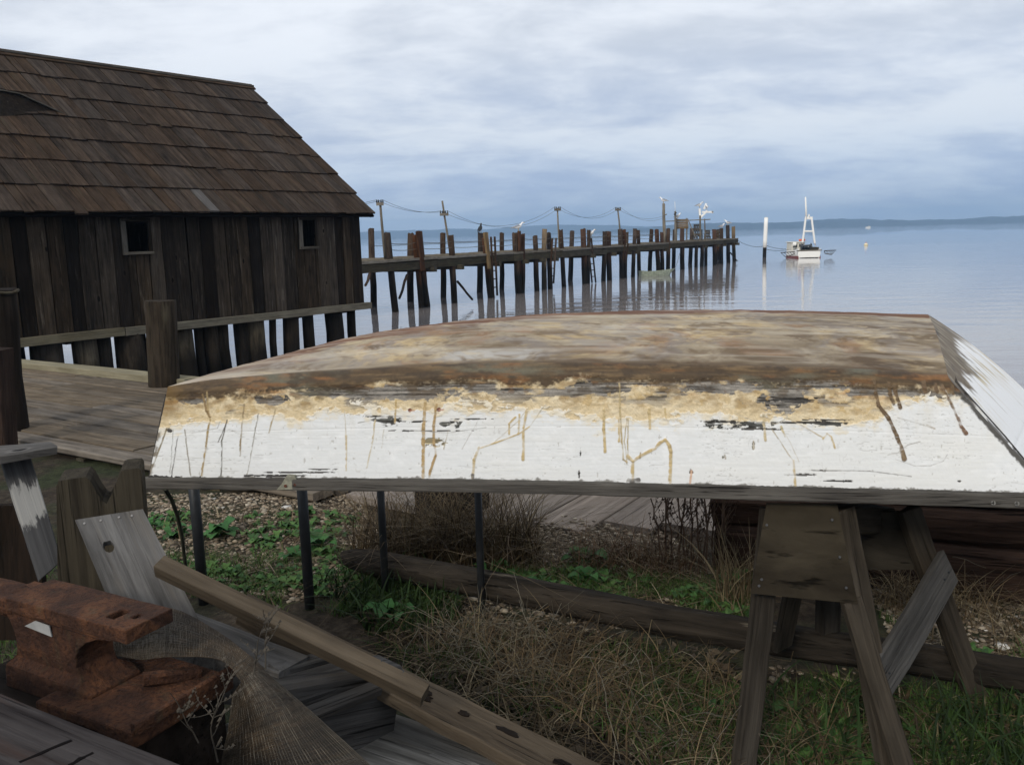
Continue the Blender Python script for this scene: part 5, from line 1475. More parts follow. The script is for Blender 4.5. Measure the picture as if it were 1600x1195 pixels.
Fq.append(tuple(range(SD_ - 1, -1, -1))); Fq.append(tuple(range((NLs - 1) * SD_, NLs * SD_)))
o = meshobj('log_trunk', V, Fq, M['log'], Wl, lt, smooth=True)

# ================================================================== FOREGROUND PILE OF TIMBER
# V-notched post
t = thing('notched_post', 'short thick timber post with a V notch cut in its top', 'post', (at(155, 900, 2.62).x, 2.62, 0))
prof = [(92, 1010), (90, 905), (88, 760), (91, 751), (134, 745), (141, 751), (150, 768), (160, 783), (167, 787), (173, 777), (181, 754), (189, 736), (196, 733), (217, 731.5), (221, 736), (226, 803), (231, 1010)]
poly = [at(x, y, 2.62) for x, y in prof]
for p_ in (poly[0], poly[-1]): p_.z = -.05
prism('post_body', poly, Vector((-.045, .13, 0)), M['notch'], t)

# leaning board with knot hole, nails along its top
def onb(x, y):          # plane of the leaning board
    a, b2, c = at(116, 812, 2.50), at(222, 795, 2.56), at(300, 945, 2.36)
    n = (b2 - a).cross(c - a).normalized(); return onplane(x, y, a, n)
t = thing('knothole_board', 'broad gray board with a round knot hole leaning on the notched post', 'board', at(230, 940, 2.4))
tl_, tr_, br2, bl2_ = onb(117, 812), onb(223, 795), onb(322, 990), onb(200, 1010)
n_ = (tr_ - tl_).cross(bl2_ - tl_).normalized()
if n_.y > 0: n_ = -n_
hc = onb(169.5, 853)
xd = (bl2_ - tl_).normalized(); yd = n_.cross(xd).normalized()
Wb = Matrix((xd, yd, n_)).transposed().to_4x4(); Wb.translation = tl_; Wbi = Wb.inverted()
hl_ = Wbi @ hc; cr = [Wbi @ q for q in (tl_, tr_, br2, bl2_)]
V, Fq = [], []
NH = 20; hr = .0135
def ins(t_):      # point on the outline square round the hole, interpolated inside the quad
    return t_
# quad split: a band above the hole, a square with the hole, a band below
def lerpq(u, w):  # u down the board 0..1, w across 0..1
    a = cr[0].lerp(cr[3], u); b = cr[1].lerp(cr[2], u); return a.lerp(b, w)
uh = hl_.x / cr[3].x
ua, ubb = uh - .09, uh + .09
sq = [(ua, i / 5) for i in range(5)] + [(ua + (ubb - ua) * i / 5, 1.0) for i in range(5)] + [(ubb, 1 - i / 5) for i in range(5)] + [(ubb - (ubb - ua) * i / 5, 0.0) for i in range(5)]
sqp = [lerpq(u, w) for u, w in sq]
def hole_pt(p):
    d = (p - hl_); d.z = 0; d.normalize(); return hl_ + Vector((d.x * hr * 1.7, d.y * hr * 1.05, 0))
hp = [hole_pt(p) for p in sqp]
th_ = .024
top = [lerpq(0, i / 5) for i in range(6)]; bot = [lerpq(1, 1 - i / 5) for i in range(6)]
def put(ps, z=0.0):
    i0 = len(V)
    for p in ps: V.append((p.x, p.y, z))
    return list(range(i0, i0 + len(ps)))
for z, flip in ((0.0, False), (-th_, True)):
    S_, H_, T_, B_ = put(sqp, z), put(hp, z), put(top, z), put(bot, z)
    fs = [(S_[i], S_[(i + 1) % NH], H_[(i + 1) % NH], H_[i]) for i in range(NH)]
    fs += [tuple(T_ + [S_[5], S_[4], S_[3], S_[2], S_[1], S_[0]])]
    fs += [tuple(B_ + [S_[15], S_[14], S_[13], S_[12], S_[11], S_[10]])]
    Fq += fs
    if z == 0: S0, H0, T0, B0 = S_, H_, T_, B_
for i in range(NH): Fq.append((H0[i], H0[(i + 1) % NH], H_[(i + 1) % NH], H_[i]))
out0 = T0[::1] + S0[5:11] + B0 + S0[15:20] + [S0[0]]
out1 = T_[::1] + S_[5:11] + B_ + S_[15:20] + [S_[0]]
for i in range(len(out0)):
    j = (i + 1) % len(out0)
    Fq.append((out0[i], out0[j], out1[j], out1[i]))
o = meshobj('board_plank', V, Fq, M['gray'], Wb, t); fixn(o)
for (x, y) in [(132, 818), (157.5, 813.5), (186, 808.5), (206, 806)]:
    p = onb(x, y); pole('nail', p, p + n_ * .003, .0035, .0035, plain('nail_head_zinc', (.22, .21, .2), .5), o, sides=7, seg=1)
prism('knot', [onb(169.5 + 16 * math.cos(a) * (1 + .3 * (math.sin(a) < -.5)), 853 + 17 * math.sin(a)) + n_ * .0 for a in np.linspace(0, 6.283, 13)[:-1]], -n_ * .02, M['grayd'], o) if False else None

# flat board below it
t = thing('split_board', 'pale gray board lying below the knot hole board under the wire mesh', 'board', at(380, 1000, 2.2))
slab('board_plank', at(240, 930, 2.52), at(484, 1024, 2.22), at(436, 1050, 2.10), at(215, 985, 2.30), .035, M['gray'], t, seg=8, wob=.0015, edge=.002)
# left sawhorse: leaning leg with white paint and the plank on top
t = thing('painted_trestle', 'gray trestle at the left edge with a patch of white paint on its leg', 'trestle', at(40, 900, 3.0))
m, nt, bs = newmat('gray_leg_with_white_paint')
v = coords(nt, (1.2, 40, 40)); g = nnoise(nt, v, 1.0, 6, .62, .5)
gcol = nramp(nt, g, [(.34, (.014, .014, .015)), (.66, (.058, .057, .058))])
tc = nd(nt, 'ShaderNodeTexCoord'); spx = nd(nt, 'ShaderNodeSeparateXYZ'); nt.links.new(tc.outputs['Object'], spx.inputs[0])
dx_ = nmath(nt, 'ABSOLUTE', nmath(nt, 'SUBTRACT', spx.outputs[0], .22))
pm = nmath(nt, 'ADD', nmath(nt, 'MULTIPLY', dx_, -11.0), nmath(nt, 'ADD', nmath(nt, 'MULTIPLY', g, 1.8), nmath(nt, 'MULTIPLY', nnoise(nt, coords(nt, (6, 12, 12)), 3, 5, .6), 1.2)))
pmk = nramp(nt, pm, [(.78, 0.0), (.98, 1.0)])
nt.links.new(nmix(nt, pmk, gcol, (.27, .265, .25)), bs.inputs['Base Color'])
bs.inputs['Roughness'].default_value = .85; nbump(nt, bs, g, .5, .01)
lg_ = slab('leg', at(-4, 700, 3.02), at(62, 905, 2.86), at(97, 875, 2.92), at(42, 692, 3.08), .035, m, t, seg=6, wob=.001)
slab('top_plank', at(-60, 700, 2.95), at(78, 690, 3.12), at(90, 697, 3.00), at(-60, 722, 2.85), .03, M['gray'], t, seg=5, wob=.002, edge=.004)
prism('side_board', [at(-30, 790, 3.1), at(20, 790, 3.08), at(66, 905, 2.98), at(66, 1000, 2.98), at(-30, 1000, 3.1)], Vector((0, .03, 0)), M['darkpost'], t)

# brown squared timber across the pile
t = thing('squared_timber', 'brown squared timber lying slantwise across the board pile', 'timber', at(460, 980, 2.24))
beam('timber_baulk', at(250, 884, 2.36), at(664, 1086, 2.12), .046, .048, M['brown'], t, up=(-.25, -.35, 1), bev=.002, seg=1)
for (x, y) in [(632, 1050), (600, 1046)]:
    f_ = (x - 250) / 414
    p = at(250, 884, 2.36).lerp(at(664, 1086, 2.12), f_) + Vector((.0, .012, .027))
    pole('nail', p, p + Vector((0, -.003, .006)), .004, .004, M['steel'], t, sides=6, seg=1)
# wide rotten plank behind it
t = thing('rotten_plank', 'long brown plank with rotten dark holes behind the squared timber', 'plank', at(700, 1080, 2.4))
pa, pb, pc, pd = at(388, 925, 2.62), at(985, 1216, 2.13), at(880, 1226, 2.03), at(372, 958, 2.46)
rk_ = slab('plank_board', pa, pb, pc, pd, .035, M['rot'], t, seg=12, wob=.002, edge=.004)
def onr(u, w): return pa.lerp(pb, u).lerp(pd.lerp(pc, u), w)
rn = (pb - pa).cross(pd - pa).normalized()
if rn.z < 0: rn = -rn
def rotspot(u, w, lu, lw, seed):
    rnd = random.Random(seed)
    pts = []
    for i in range(14):
        a = 2 * math.pi * i / 14
        r_ = rnd.uniform(.6, 1.1)
        pts.append(onr(u + lu * math.cos(a) * r_, w + lw * math.sin(a) * r_) + rn * .0045)
    prism('rot_hollow', pts, -rn * .008, M['darkpost'], rk_, grain=(pb - pa))
for i, (u, w, lu, lw) in enumerate([(.52, .45, .045, .16), (.56, .62, .03, .12), (.18, .5, .05, .16), (.12, .3, .04, .1), (.25, .6, .02, .2), (.66, .5, .015, .08), (.76, .4, .03, .09), (.91, .5, .02, .12)]):
    rotspot(u, w, lu, lw, i)
prism('pale_chip', [onr(.93, .45) + rn * .004, onr(.965, .35) + rn * .004, onr(.975, .62) + rn * .004, onr(.955, .75) + rn * .004], rn * .003, M['graypale'], rk_, grain=(pb - pa))
# pale gray platform boards at the bottom edge
t = thing('platform_boards', 'pale gray weathered platform boards at the bottom below the squared timber', 'platform', onz(680, 1150, .2))
zp = .27
slab('plank', onz(508, 1072, zp), onz(1010, 1255, zp), onz(880, 1262, zp), onz(476, 1104, zp), .035, M['graypale'], t, seg=8, wob=.0012, edge=.003)
slab('plank', onz(474, 1107, zp), onz(790, 1206, zp), onz(700, 1290, zp), onz(350, 1130, zp), .035, M['graypale'], t, seg=8, wob=.0012, edge=.003)
slab('plank', onz(795, 1208, zp + .004), onz(1000, 1272, zp + .004), onz(900, 1340, zp + .004), onz(742, 1238, zp + .004), .036, M['grayd'], t, seg=4)
for (x, y) in [(575, 1100), (760, 1181), (820, 1163), (547, 1107)]:
    p = onz(x, y, zp); pole('nail', p, p + Vector((0, 0, .006)), .006, .005, M['steel'], t, sides=7, seg=1)
for (x, y) in [(520, 1110), (800, 1200)]:
    p = onz(x, y, zp); beam('bearer', Vector((p.x, p.y, -.05)), Vector((p.x, p.y, zp - .04)), .1, .1, M['grayd'], t, up=(0, -1, 0))
# dark stacked slats
for i, (x0, y0, x1, y1, D0, D1) in enumerate([(425, 1048, 520, 1026, 2.12, 2.30), (440, 1070, 545, 1040, 2.10, 2.28), (455, 1094, 570, 1056, 2.08, 2.26), (478, 1118, 590, 1074, 2.06, 2.22)]):
    o = beam('slat', at(x0, y0, D0), at(x1, y1, D1), .042, .026, M['grayd'], None, up=(0, -.4, 1), bev=.004, seg=3, wob=.001)
    tag(o, ['uppermost dark slat beneath the squared timber by the wire mesh', 'second dark slat from the top beneath the squared timber', 'third dark slat from the top beneath the squared timber', 'lowest dark slat beside the pale platform boards'][i], 'slat', 'dark slats under the squared timber')
pr = onz(500, 1100, 0)
o = beam('bearer_block', at(400, 1130, 2.05), at(600, 1090, 2.35), .12, .22, M['grayd'], None, bev=.01, seg=2)
tag(o, 'blackened bearer block under the dark slats', 'block')

# ================================================================== ANVIL
m, nt, bs = newmat('rusted_iron')
v = coords(nt, rnd=False)
n1 = nnoise(nt, v, 9, 6, .65); n2 = nnoise(nt, v, 90, 4, .6); n3 = nnoise(nt, coords(nt, (8, 8, 2), rnd=False), 3, 4, .6)
rc = nramp(nt, n1, [(.30, (.018, .008, .005)), (.48, (.050, .021, .011)), (.62, (.105, .043, .019)), (.75, (.09, .058, .032))])
rc = nmix(nt, nramp(nt, n3, [(.58, 0.0), (.72, .55)]), rc, (.06, .042, .022))
rc = nmix(nt, nramp(nt, n2, [(.35, .7), (.5, 0.0)]), rc, (.018, .007, .005))
nt.links.new(rc, bs.inputs['Base Color']); bs.inputs['Roughness'].default_value = .88; bs.inputs['Specular IOR Level'].default_value = .25
nbump(nt, bs, nmath(nt, 'ADD', n1, nmath(nt, 'ADD', nmath(nt, 'MULTIPLY', n2, .8), nnoise(nt, v, 38, 5, .7))), 1.0, .010)
M['rust'] = m
ZF = .80
hx = Vector((-.88, .47, 0)).normalized()         # from heel to horn
hy = Vector((.47, .88, 0)).normalized()          # away from us
hc0 = (onz(195, 985, ZF) + onz(270, 950, ZF)) / 2
t = thing('anvil', 'rust brown anvil with two holes in its heel at the lower left', 'anvil', hc0 + hx * .25 - Vector((0, 0, .23)))
def av(x, y, z): return hc0 + hx * x + hy * y + Vector((0, 0, z))
HW = .066
# face plate with hardy hole and pritchel hole
xs_ = [0, .034, .050, .078, .108, .30, .44]; ys_ = [-HW, -.034, -.012, .012, .016, HW]
V, Fq = [], []
holes = {(3, 2), (3, 3), (1, 3), (1, 2)}
holes = {(3, 1), (3, 2), (1, 2)}
idx_ = {}
def vi(i, j, k):
    key = (i, j, k)
    if key not in idx_:
        idx_[key] = len(V); V.append((xs_[i], ys_[j] + (.002 * math.sin(i * 3) if j in (0, 5) else 0), [0, -.034][k]))
    return idx_[key]
for i in range(6):
    for j in range(5):
        if (i, j) in holes: continue
        Fq.append((vi(i, j, 0), vi(i + 1, j, 0), vi(i + 1, j + 1, 0), vi(i, j + 1, 0)))
        Fq.append((vi(i, j + 1, 1), vi(i + 1, j + 1, 1), vi(i + 1, j, 1), vi(i, j, 1)))
        for (di, dj, e) in ((-1, 0, ((i, j), (i, j + 1))), (1, 0, ((i + 1, j), (i + 1, j + 1))), (0, -1, ((i, j), (i + 1, j))), (0, 1, ((i, j + 1), (i + 1, j + 1)))):
            nb_ = (i + di, j + dj)
            if nb_ in holes or not (0 <= nb_[0] < 6 and 0 <= nb_[1] < 5):
                (a0, b0), (a1, b1) = e
                Fq.append((vi(a0, b0, 0), vi(a1, b1, 0), vi(a1, b1, 1), vi(a0, b0, 1)))
Wa = Matrix((hx, hy, Vector((0, 0, 1)))).transposed().to_4x4(); Wa.translation = hc0
o = meshobj('face', V, Fq, M['rust'], Wa, t); fixn(o)
bv = o.modifiers.new('edge', 'BEVEL'); bv.width = .003; bv.segments = 2; bv.limit_method = 'ANGLE'
# body: side profile with arched heel underside and waist
prof = [(.006, -.034), (.080, -.042), (.125, -.054), (.165, -.072), (.195, -.094), (.208, -.118), (.208, -.142), (.198, -.162), (.175, -.178), (.14, -.190), (.14, -.24), (.47, -.24), (.465, -.19), (.452, -.175), (.442, -.158), (.436, -.138), (.435, -.115), (.440, -.092), (.452, -.068), (.47, -.05), (.50, -.034)]
V, Fq = [], []
ly = [(-.060, .0), (-.056, .3), (-.03, .6), (.03, .6), (.056, .3), (.060, 0)]
n_p = len(prof)
for yy in (-.062, .062):
    for (x, z) in prof:
        k = 1.0 if z > -.05 else (.86 if z > -.165 else 1.15)
        V.append((x, yy * k, z))
Fq = [tuple(range(n_p)), tuple(range(2 * n_p - 1, n_p - 1, -1))] + [(i, (i + 1) % n_p, (i + 1) % n_p + n_p, i + n_p) for i in range(n_p)]
o = meshobj('waist', V, Fq, M['rust'], Wa, t); fixn(o)
bv = o.modifiers.new('edge', 'BEVEL'); bv.width = .006; bv.segments = 2; bv.limit_method = 'ANGLE'
lump('horn', [(.44, .055, .030, -.042), (.50, .060, .036, -.045), (.58, .052, .034, -.040), (.66, .036, .026, -.032), (.73, .018, .014, -.024), (.76, .004, .004, -.02)], M['rust'], Wa, t, sides=16)
beam('table', av(.44, 0, -.028), av(.50, 0, -.028), .115, .03, M['rust'], t, bev=.004)
# base flange with an arch
bp = [(-.075, -.200), (-.075, -.235), (.02, -.235), (.06, -.228), (.16, -.228), (.20, -.235), (.27, -.235), (.27, -.205), (.25, -.198), (.10, -.198)]
V = []
for yy in (-.125, .165):
    V += [(x, yy, z) for x, z in bp]
n_p = len(bp)
Fq = [tuple(range(n_p)), tuple(range(2 * n_p - 1, n_p - 1, -1))] + [(i, (i + 1) % n_p, (i + 1) % n_p + n_p, i + n_p) for i in range(n_p)]
o = meshobj('base', V, Fq, M['rust'], Wa, t); fixn(o)
bv = o.modifiers.new('edge', 'BEVEL'); bv.width = .006; bv.segments = 2; bv.limit_method = 'ANGLE'
beam('base_lip', av(-.072, -.125, -.190), av(-.072, .165, -.190), .014, .03, M['rust'], t, bev=.003)
beam('base_rib', av(.0, .13, -.195), av(.07, .02, -.175), .03, .03, M['rust'], t, bev=.006)
wq = [onplane(x, y, av(.25, -.0555, 0), hy) for x, y in [(40, 977), (56, 969), (78, 977), (82, 994)]]
prism('white_mark', wq, -hy * .0025, plain('chalky_white', (.36, .36, .35), .8, var=.3), t)  # small thin whitish patch on the near side of the waist
o = beam('anvil_block', av(-.05, .0, -.34), av(.60, .0, -.34), .30, .2, M['darkpost'], None, bev=.01)
tag(o, 'blackened timber block under the anvil', 'block')
o = pole('chopping_stump', av(.26, .0, -.85), av(.26, .0, -.445), .20, .19, M['darkpost'], None, sides=16, seg=2)
tag(o, 'dark stump below the anvil block', 'stump')

# ---- nearest bench plank
t = thing('bench', 'gray bench plank in the bottom left corner in front of the anvil', 'bench', (-.9, 1.4, 0))
zb = .725
q0, q1 = onz(-160, 1018, zb), onz(345, 1217, zb)
dirb = (q1 - q0).normalized(); inb = Vector((dirb.y, -dirb.x, 0))
if inb.y > 0: inb = -inb
bp_ = slab('bench_plank', q0, q1, q1 + inb * .26, q0 + inb * .26, .04, M['benchw'], t, seg=8, wob=.0008, edge=.001)
slab('bench_plank', q0 + inb * .266, q1 + inb * .266, q1 + inb * .5, q0 + inb * .5, .04, M['grayd'], t, seg=8)
for f_ in (.12, .9):
    for k_ in (.06, .42):
        p = q0.lerp(q1, f_) + inb * k_
        beam('leg', Vector((p.x, p.y, -.03)), Vector((p.x, p.y, zb - .04)), .07, .07, M['grayd'], t, up=(0, -1, 0))
for (xa, ya, xb_, yb_) in [(30, 1190, 112, 1156), (108, 1195, 150, 1172)]:
    a_, b_ = onz(xa, ya, zb), onz(xb_, yb_, zb)
    beam('burn_mark', a_ + Vector((0, 0, -.0005)), b_ + Vector((0, 0, -.0005)), .010, .003, M['black'], bp_, bev=.001, seg=5, wob=.0015)

# ================================================================== WIRE MESH
m, nt, bs = newmat('rusty_mesh_wire')
n1 = nnoise(nt, coords(nt, rnd=False), 14, 5, .6)
vc_ = nd(nt, 'ShaderNodeVertexColor'); vc_.layer_name = 'Col'
nt.links.new(nmix(nt, 1.0, vc_.outputs[0], nramp(nt, n1, [(.35, .45), (.55, .9), (.70, 1.5)]), 'MULTIPLY'), bs.inputs['Base Color'])
bs.inputs['Roughness'].default_value = .7; bs.inputs['Metallic'].default_value = .2
M['meshwire'] = m
def netsurf(rows):
    A = np.array([[tuple(at(*c)) for c in r] for r in rows])        # (nr, nc, 3)
    nr, nc, _ = A.shape
    def ev(u, w):          # catmull-rom both ways
        def cr1(P_, t):
            n = len(P_); x = t * (n - 1); i = min(int(x), n - 2); f_ = x - i
            p0, p1, p2, p3 = P_[max(i - 1, 0)], P_[i], P_[i + 1], P_[min(i + 2, n - 1)]
            return .5 * ((2 * p1) + (-p0 + p2) * f_ + (2 * p0 - 5 * p1 + 4 * p2 - p3) * f_ ** 2 + (-p0 + 3 * p1 - 3 * p2 + p3) * f_ ** 3)
        return cr1([cr1(list(A[i]), w) for i in range(nr)], u)
    return ev
def wirecloth(name, rows, nu, nw, parent, r=.0008, seg=26):
    ev = netsurf(rows)
    gu = np.array([[ev(u, w) for w in np.linspace(0, 1, seg)] for u in np.linspace(0, 1, seg)])
    def gs_(u, w):
        x, y = u * (seg - 1), w * (seg - 1); i = np.minimum(x.astype(int), seg - 2); j = np.minimum(y.astype(int), seg - 2)
        a, b = (x - i)[:, None], (y - j)[:, None]
        return gu[i, j] * (1 - a) * (1 - b) + gu[i + 1, j] * a * (1 - b) + gu[i, j + 1] * (1 - a) * b + gu[i + 1, j + 1] * a * b
    V, Fq, CO = [], [], []; base = 0
    for kind, n in ((0, nu), (1, nw)):
        for q in np.linspace(0, 1, n):
            t_ = np.linspace(0, 1, seg); q_ = np.full(seg, q)
            L = gs_(q_, t_) if kind == 0 else gs_(t_, q_)
            L = L + RNG.normal(0, .0004, L.shape)
            T = np.gradient(L, axis=0); T /= np.linalg.norm(T, axis=1, keepdims=True) + 1e-9
            up = np.array([.3, -.6, .75]); a = np.cross(T, up); a /= np.linalg.norm(a, axis=1, keepdims=True) + 1e-9; b = np.cross(T, a)
            rr = r * (1.35 if kind == 1 and int(q * (n - 1)) % 4 == 0 else 1.0)
            rg = np.stack([L + (a * math.cos(x) + b * math.sin(x)) * rr for x in (0, 2.094, 4.189)], 1)
            V.append(rg.reshape(-1, 3))
            ii = base + np.arange(seg * 3).reshape(seg, 3)
            for k in range(3):
                Fq.append(np.stack([ii[:-1, k], ii[:-1, (k + 1) % 3], ii[1:, (k + 1) % 3], ii[1:, k]], -1))
            base += seg * 3
            CO.append(np.tile((.055, .037, .021) if kind == 0 else (.105, .09, .066), (seg * 3, 1)) * RNG.uniform(.6, 1.3))
    return bulk(name, np.concatenate(V), np.concatenate(Fq), M['meshwire'], np.concatenate(CO), parent=parent, kind='stuff')
t = thing('wire_mesh', 'curled sheet of fine rusty wire mesh draped behind the anvil', 'wire mesh', at(420, 1120, 1.85))
wirecloth('mesh_fall', [[(412, 1046, 1.97), (395, 1050, 1.93), (380, 1062, 1.92), (364, 1084, 1.95)],
                        [(455, 1084, 1.89), (432, 1092, 1.83), (398, 1106, 1.82), (358, 1130, 1.88)],
                        [(497, 1121, 1.81), (462, 1142, 1.74), (412, 1160, 1.74), (348, 1182, 1.82)],
                        [(600, 1215, 1.66), (520, 1232, 1.60), (430, 1245, 1.62), (330, 1262, 1.74)]], 210, 44, t, r=.00095)
wirecloth('mesh_back', [[(165, 990, 2.16), (215, 962, 2.2), (268, 950, 2.2), (343, 988, 2.10), (414, 1044, 1.985)],
                        [(168, 1006, 2.09), (217, 992, 2.11), (266, 986, 2.10), (342, 1008, 2.03), (398, 1050, 1.95)],
                        [(170, 1020, 2.04), (219, 1030, 2.03), (264, 1026, 2.0), (343, 1030, 1.965), (378, 1066, 1.93)]], 60, 130, t, r=.0009)
o = prism('mesh_underlay_board', [at(150, 1000, 2.30), at(262, 972, 2.32), at(430, 1070, 2.08), at(420, 1110, 2.05), at(160, 1070, 2.24)], Vector((0, .05, -.02)), M['grayd'], None)
tag(o, 'dark board seen through the rusty wire mesh', 'board')

# ================================================================== GROUND COVER
def gh(x, y): return ground_h(np.asarray(x, float), np.asarray(y, float))
def pxy(x, y):
    p = onz(x, y, 0); return p.x, p.y
def poly_mask(x, y, poly):
    inside = np.zeros(len(x), bool); n = len(poly)
    for i in range(n):
        x0, y0 = poly[i]; x1, y1 = poly[(i + 1) % n]
        c = ((y0 > y) != (y1 > y)) & (x < (x1 - x0) * (y - y0) / (y1 - y0 + 1e-12) + x0)
        inside ^= c
    return inside
def scatter(n, polypx=None, poly=None, box=None):
    if polypx: poly = [pxy(*q) for q in polypx]
    P_ = np.array(poly); lo, hi = P_.min(0), P_.max(0)
    out = np.zeros((0, 2))
    while len(out) < n:
        c = RNG.uniform(lo, hi, (n * 2, 2))
        out = np.concatenate([out, c[poly_mask(c[:, 0], c[:, 1], poly)]])
    return out[:n]
def blades(name, xy, hmin, hmax, wid, lean, cols, mat, seg=3, zoff=0.0, droop=.5, **kw):
    n = len(xy)
    h = RNG.uniform(hmin, hmax, n); az = RNG.uniform(0, 2 * math.pi, n); ln = np.abs(RNG.normal(0, lean, n)) + lean * .25
    wv_ = wid * RNG.uniform(.6, 1.3, n)
    fc = az + RNG.uniform(-1, 1, n) * .9 + math.pi / 2
    base = np.stack([xy[:, 0], xy[:, 1], gh(xy[:, 0], xy[:, 1]) + zoff - .005], -1)
    V = np.zeros((n, seg + 1, 2, 3))
    for i in range(seg + 1):
        t = i / seg
        hor = h * ln * (t ** 1.6) * (1 + droop * t)
        z = h * (t - droop * ln * t ** 2.4 * .55)
        c = base + np.stack([np.cos(az) * hor, np.sin(az) * hor, np.maximum(z, -.0 * h)], -1)
        w = wv_ * (1 - t) ** .7 * .5 + .0003
        o_ = np.stack([np.cos(fc) * w, np.sin(fc) * w, 0 * w], -1)
        V[:, i, 0] = c - o_; V[:, i, 1] = c + o_
    ii = np.arange(n * (seg + 1) * 2).reshape(n, seg + 1, 2)
    Fq = np.stack([ii[:, :-1, 0], ii[:, :-1, 1], ii[:, 1:, 1], ii[:, 1:, 0]], -1).reshape(-1, 4)
    cols = np.array(cols); ci = RNG.integers(0, len(cols), n)
    cc = cols[ci] * RNG.uniform(.65, 1.35, (n, 1))
    cc = np.repeat(cc[:, None], (seg + 1) * 2, 1).reshape(-1, 3)
    o = bulk(name, V.reshape(-1, 3), Fq, mat, cc, **kw)
    return o
mgrass = vcol('grass_blades', .75, .2)
GREEN = [(.034, .075, .014), (.050, .098, .020), (.026, .052, .012), (.07, .092, .026)]
DRY = [(.14, .105, .058), (.18, .145, .085), (.085, .062, .034), (.22, .18, .115)]
BROWN = [(.066, .044, .023), (.088, .059, .030), (.042, .030, .018), (.12, .085, .045)]
# green turf, patchy
regs = [([(230, 860), (540, 850), (560, 960), (470, 960), (300, 930)], 2600), ([(760, 885), (1180, 895), (1180, 985), (1000, 965), (780, 915)], 6000), ([(480, 905), (700, 900), (760, 985), (560, 985)], 3800),
        ([(1420, 1070), (1700, 1110), (1700, 1250), (1430, 1250)], 3800), ([(1200, 1040), (1420, 1070), (1420, 1250), (1000, 1250), (960, 1060)], 2600), ([(560, 990), (1150, 1020), (1150, 1200), (760, 1100)], 2600), ([(1360, 940), (1700, 960), (1700, 1100), (1480, 1060)], 1800), ([(-200, 950), (60, 950), (60, 1100), (-200, 1100)], 1500), ([(-100, 880), (250, 860), (300, 960), (-100, 960)], 1200), ([(1000, 1000), (1330, 1050), (1330, 1180), (1000, 1120)], 1600)]
xy = np.concatenate([scatter(n, q) for q, n in regs])
nz = fbm(xy[:, 0] * 2.2, xy[:, 1] * 2.2, 3, 401)
xy = xy[nz > .40]
tag(blades('turf', xy, .02, .085, .0045, .55, GREEN, mgrass, kind='stuff'), 'short green grass patches under and around the skiff', 'grass')
xy = np.concatenate([scatter(260, [(500, 905), (680, 905), (740, 990), (580, 990)]), scatter(300, [(1440, 1100), (1700, 1120), (1700, 1250), (1440, 1250)]), scatter(90, [(1200, 1080), (1400, 1090), (1400, 1200), (1200, 1200)])])
tag(blades('tall_green_grass', xy, .08, .20, .013, .5, [(.016, .034, .008), (.022, .044, .010), (.012, .024, .007)], mgrass, seg=5, kind='stuff'), 'longer green grass blades by the pipe stand and sawhorse', 'grass')
# trailing dry grass and thatch
regs = [([(620, 985), (900, 990), (960, 1100), (880, 1150), (700, 1060)], 900), ([(860, 1010), (1150, 1040), (1160, 1230), (960, 1230)], 800), ([(1120, 880), (1185, 880), (1185, 960), (1120, 950)], 260), ([(1370, 880), (1560, 900), (1560, 960), (1400, 960)], 700), ([(830, 870), (1060, 870), (1060, 900), (830, 895)], 700), ([(560, 850), (830, 850), (830, 895), (560, 895)], 700), ([(1540, 960), (1700, 960), (1700, 1030), (1560, 1030)], 300), ([(1180, 1120), (1330, 1120), (1330, 1230), (1180, 1230)], 260)]
xy = np.concatenate([scatter(n, q) for q, n in regs])
xy = xy[RNG.uniform(0, 1, len(xy)) < .42]
tag(blades('dry_grass', xy, .06, .26, .0044, .75, BROWN + DRY[:2], mgrass, seg=6, droop=.8, kind='stuff'), 'trailing dry brown grass below the skiff', 'grass')
xy = np.concatenate([scatter(900, [(560, 960), (960, 1000), (1160, 1050), (1160, 1230), (900, 1230), (700, 1080)]), scatter(500, [(1160, 1060), (1700, 1100), (1700, 1230), (1160, 1230)]), scatter(500, [(540, 840), (1180, 860), (1180, 980), (760, 910)]), scatter(260, [(1360, 900), (1700, 930), (1700, 1080), (1420, 1020)]), scatter(200, [(240, 800), (540, 800), (540, 940), (260, 920)])])
tag(blades('thatch', xy, .03, .13, .0065, 1.5, BROWN + DRY, mgrass, seg=3, droop=1.0, zoff=.012, kind='stuff'), 'broken dead blades lying flat on the soil', 'thatch')
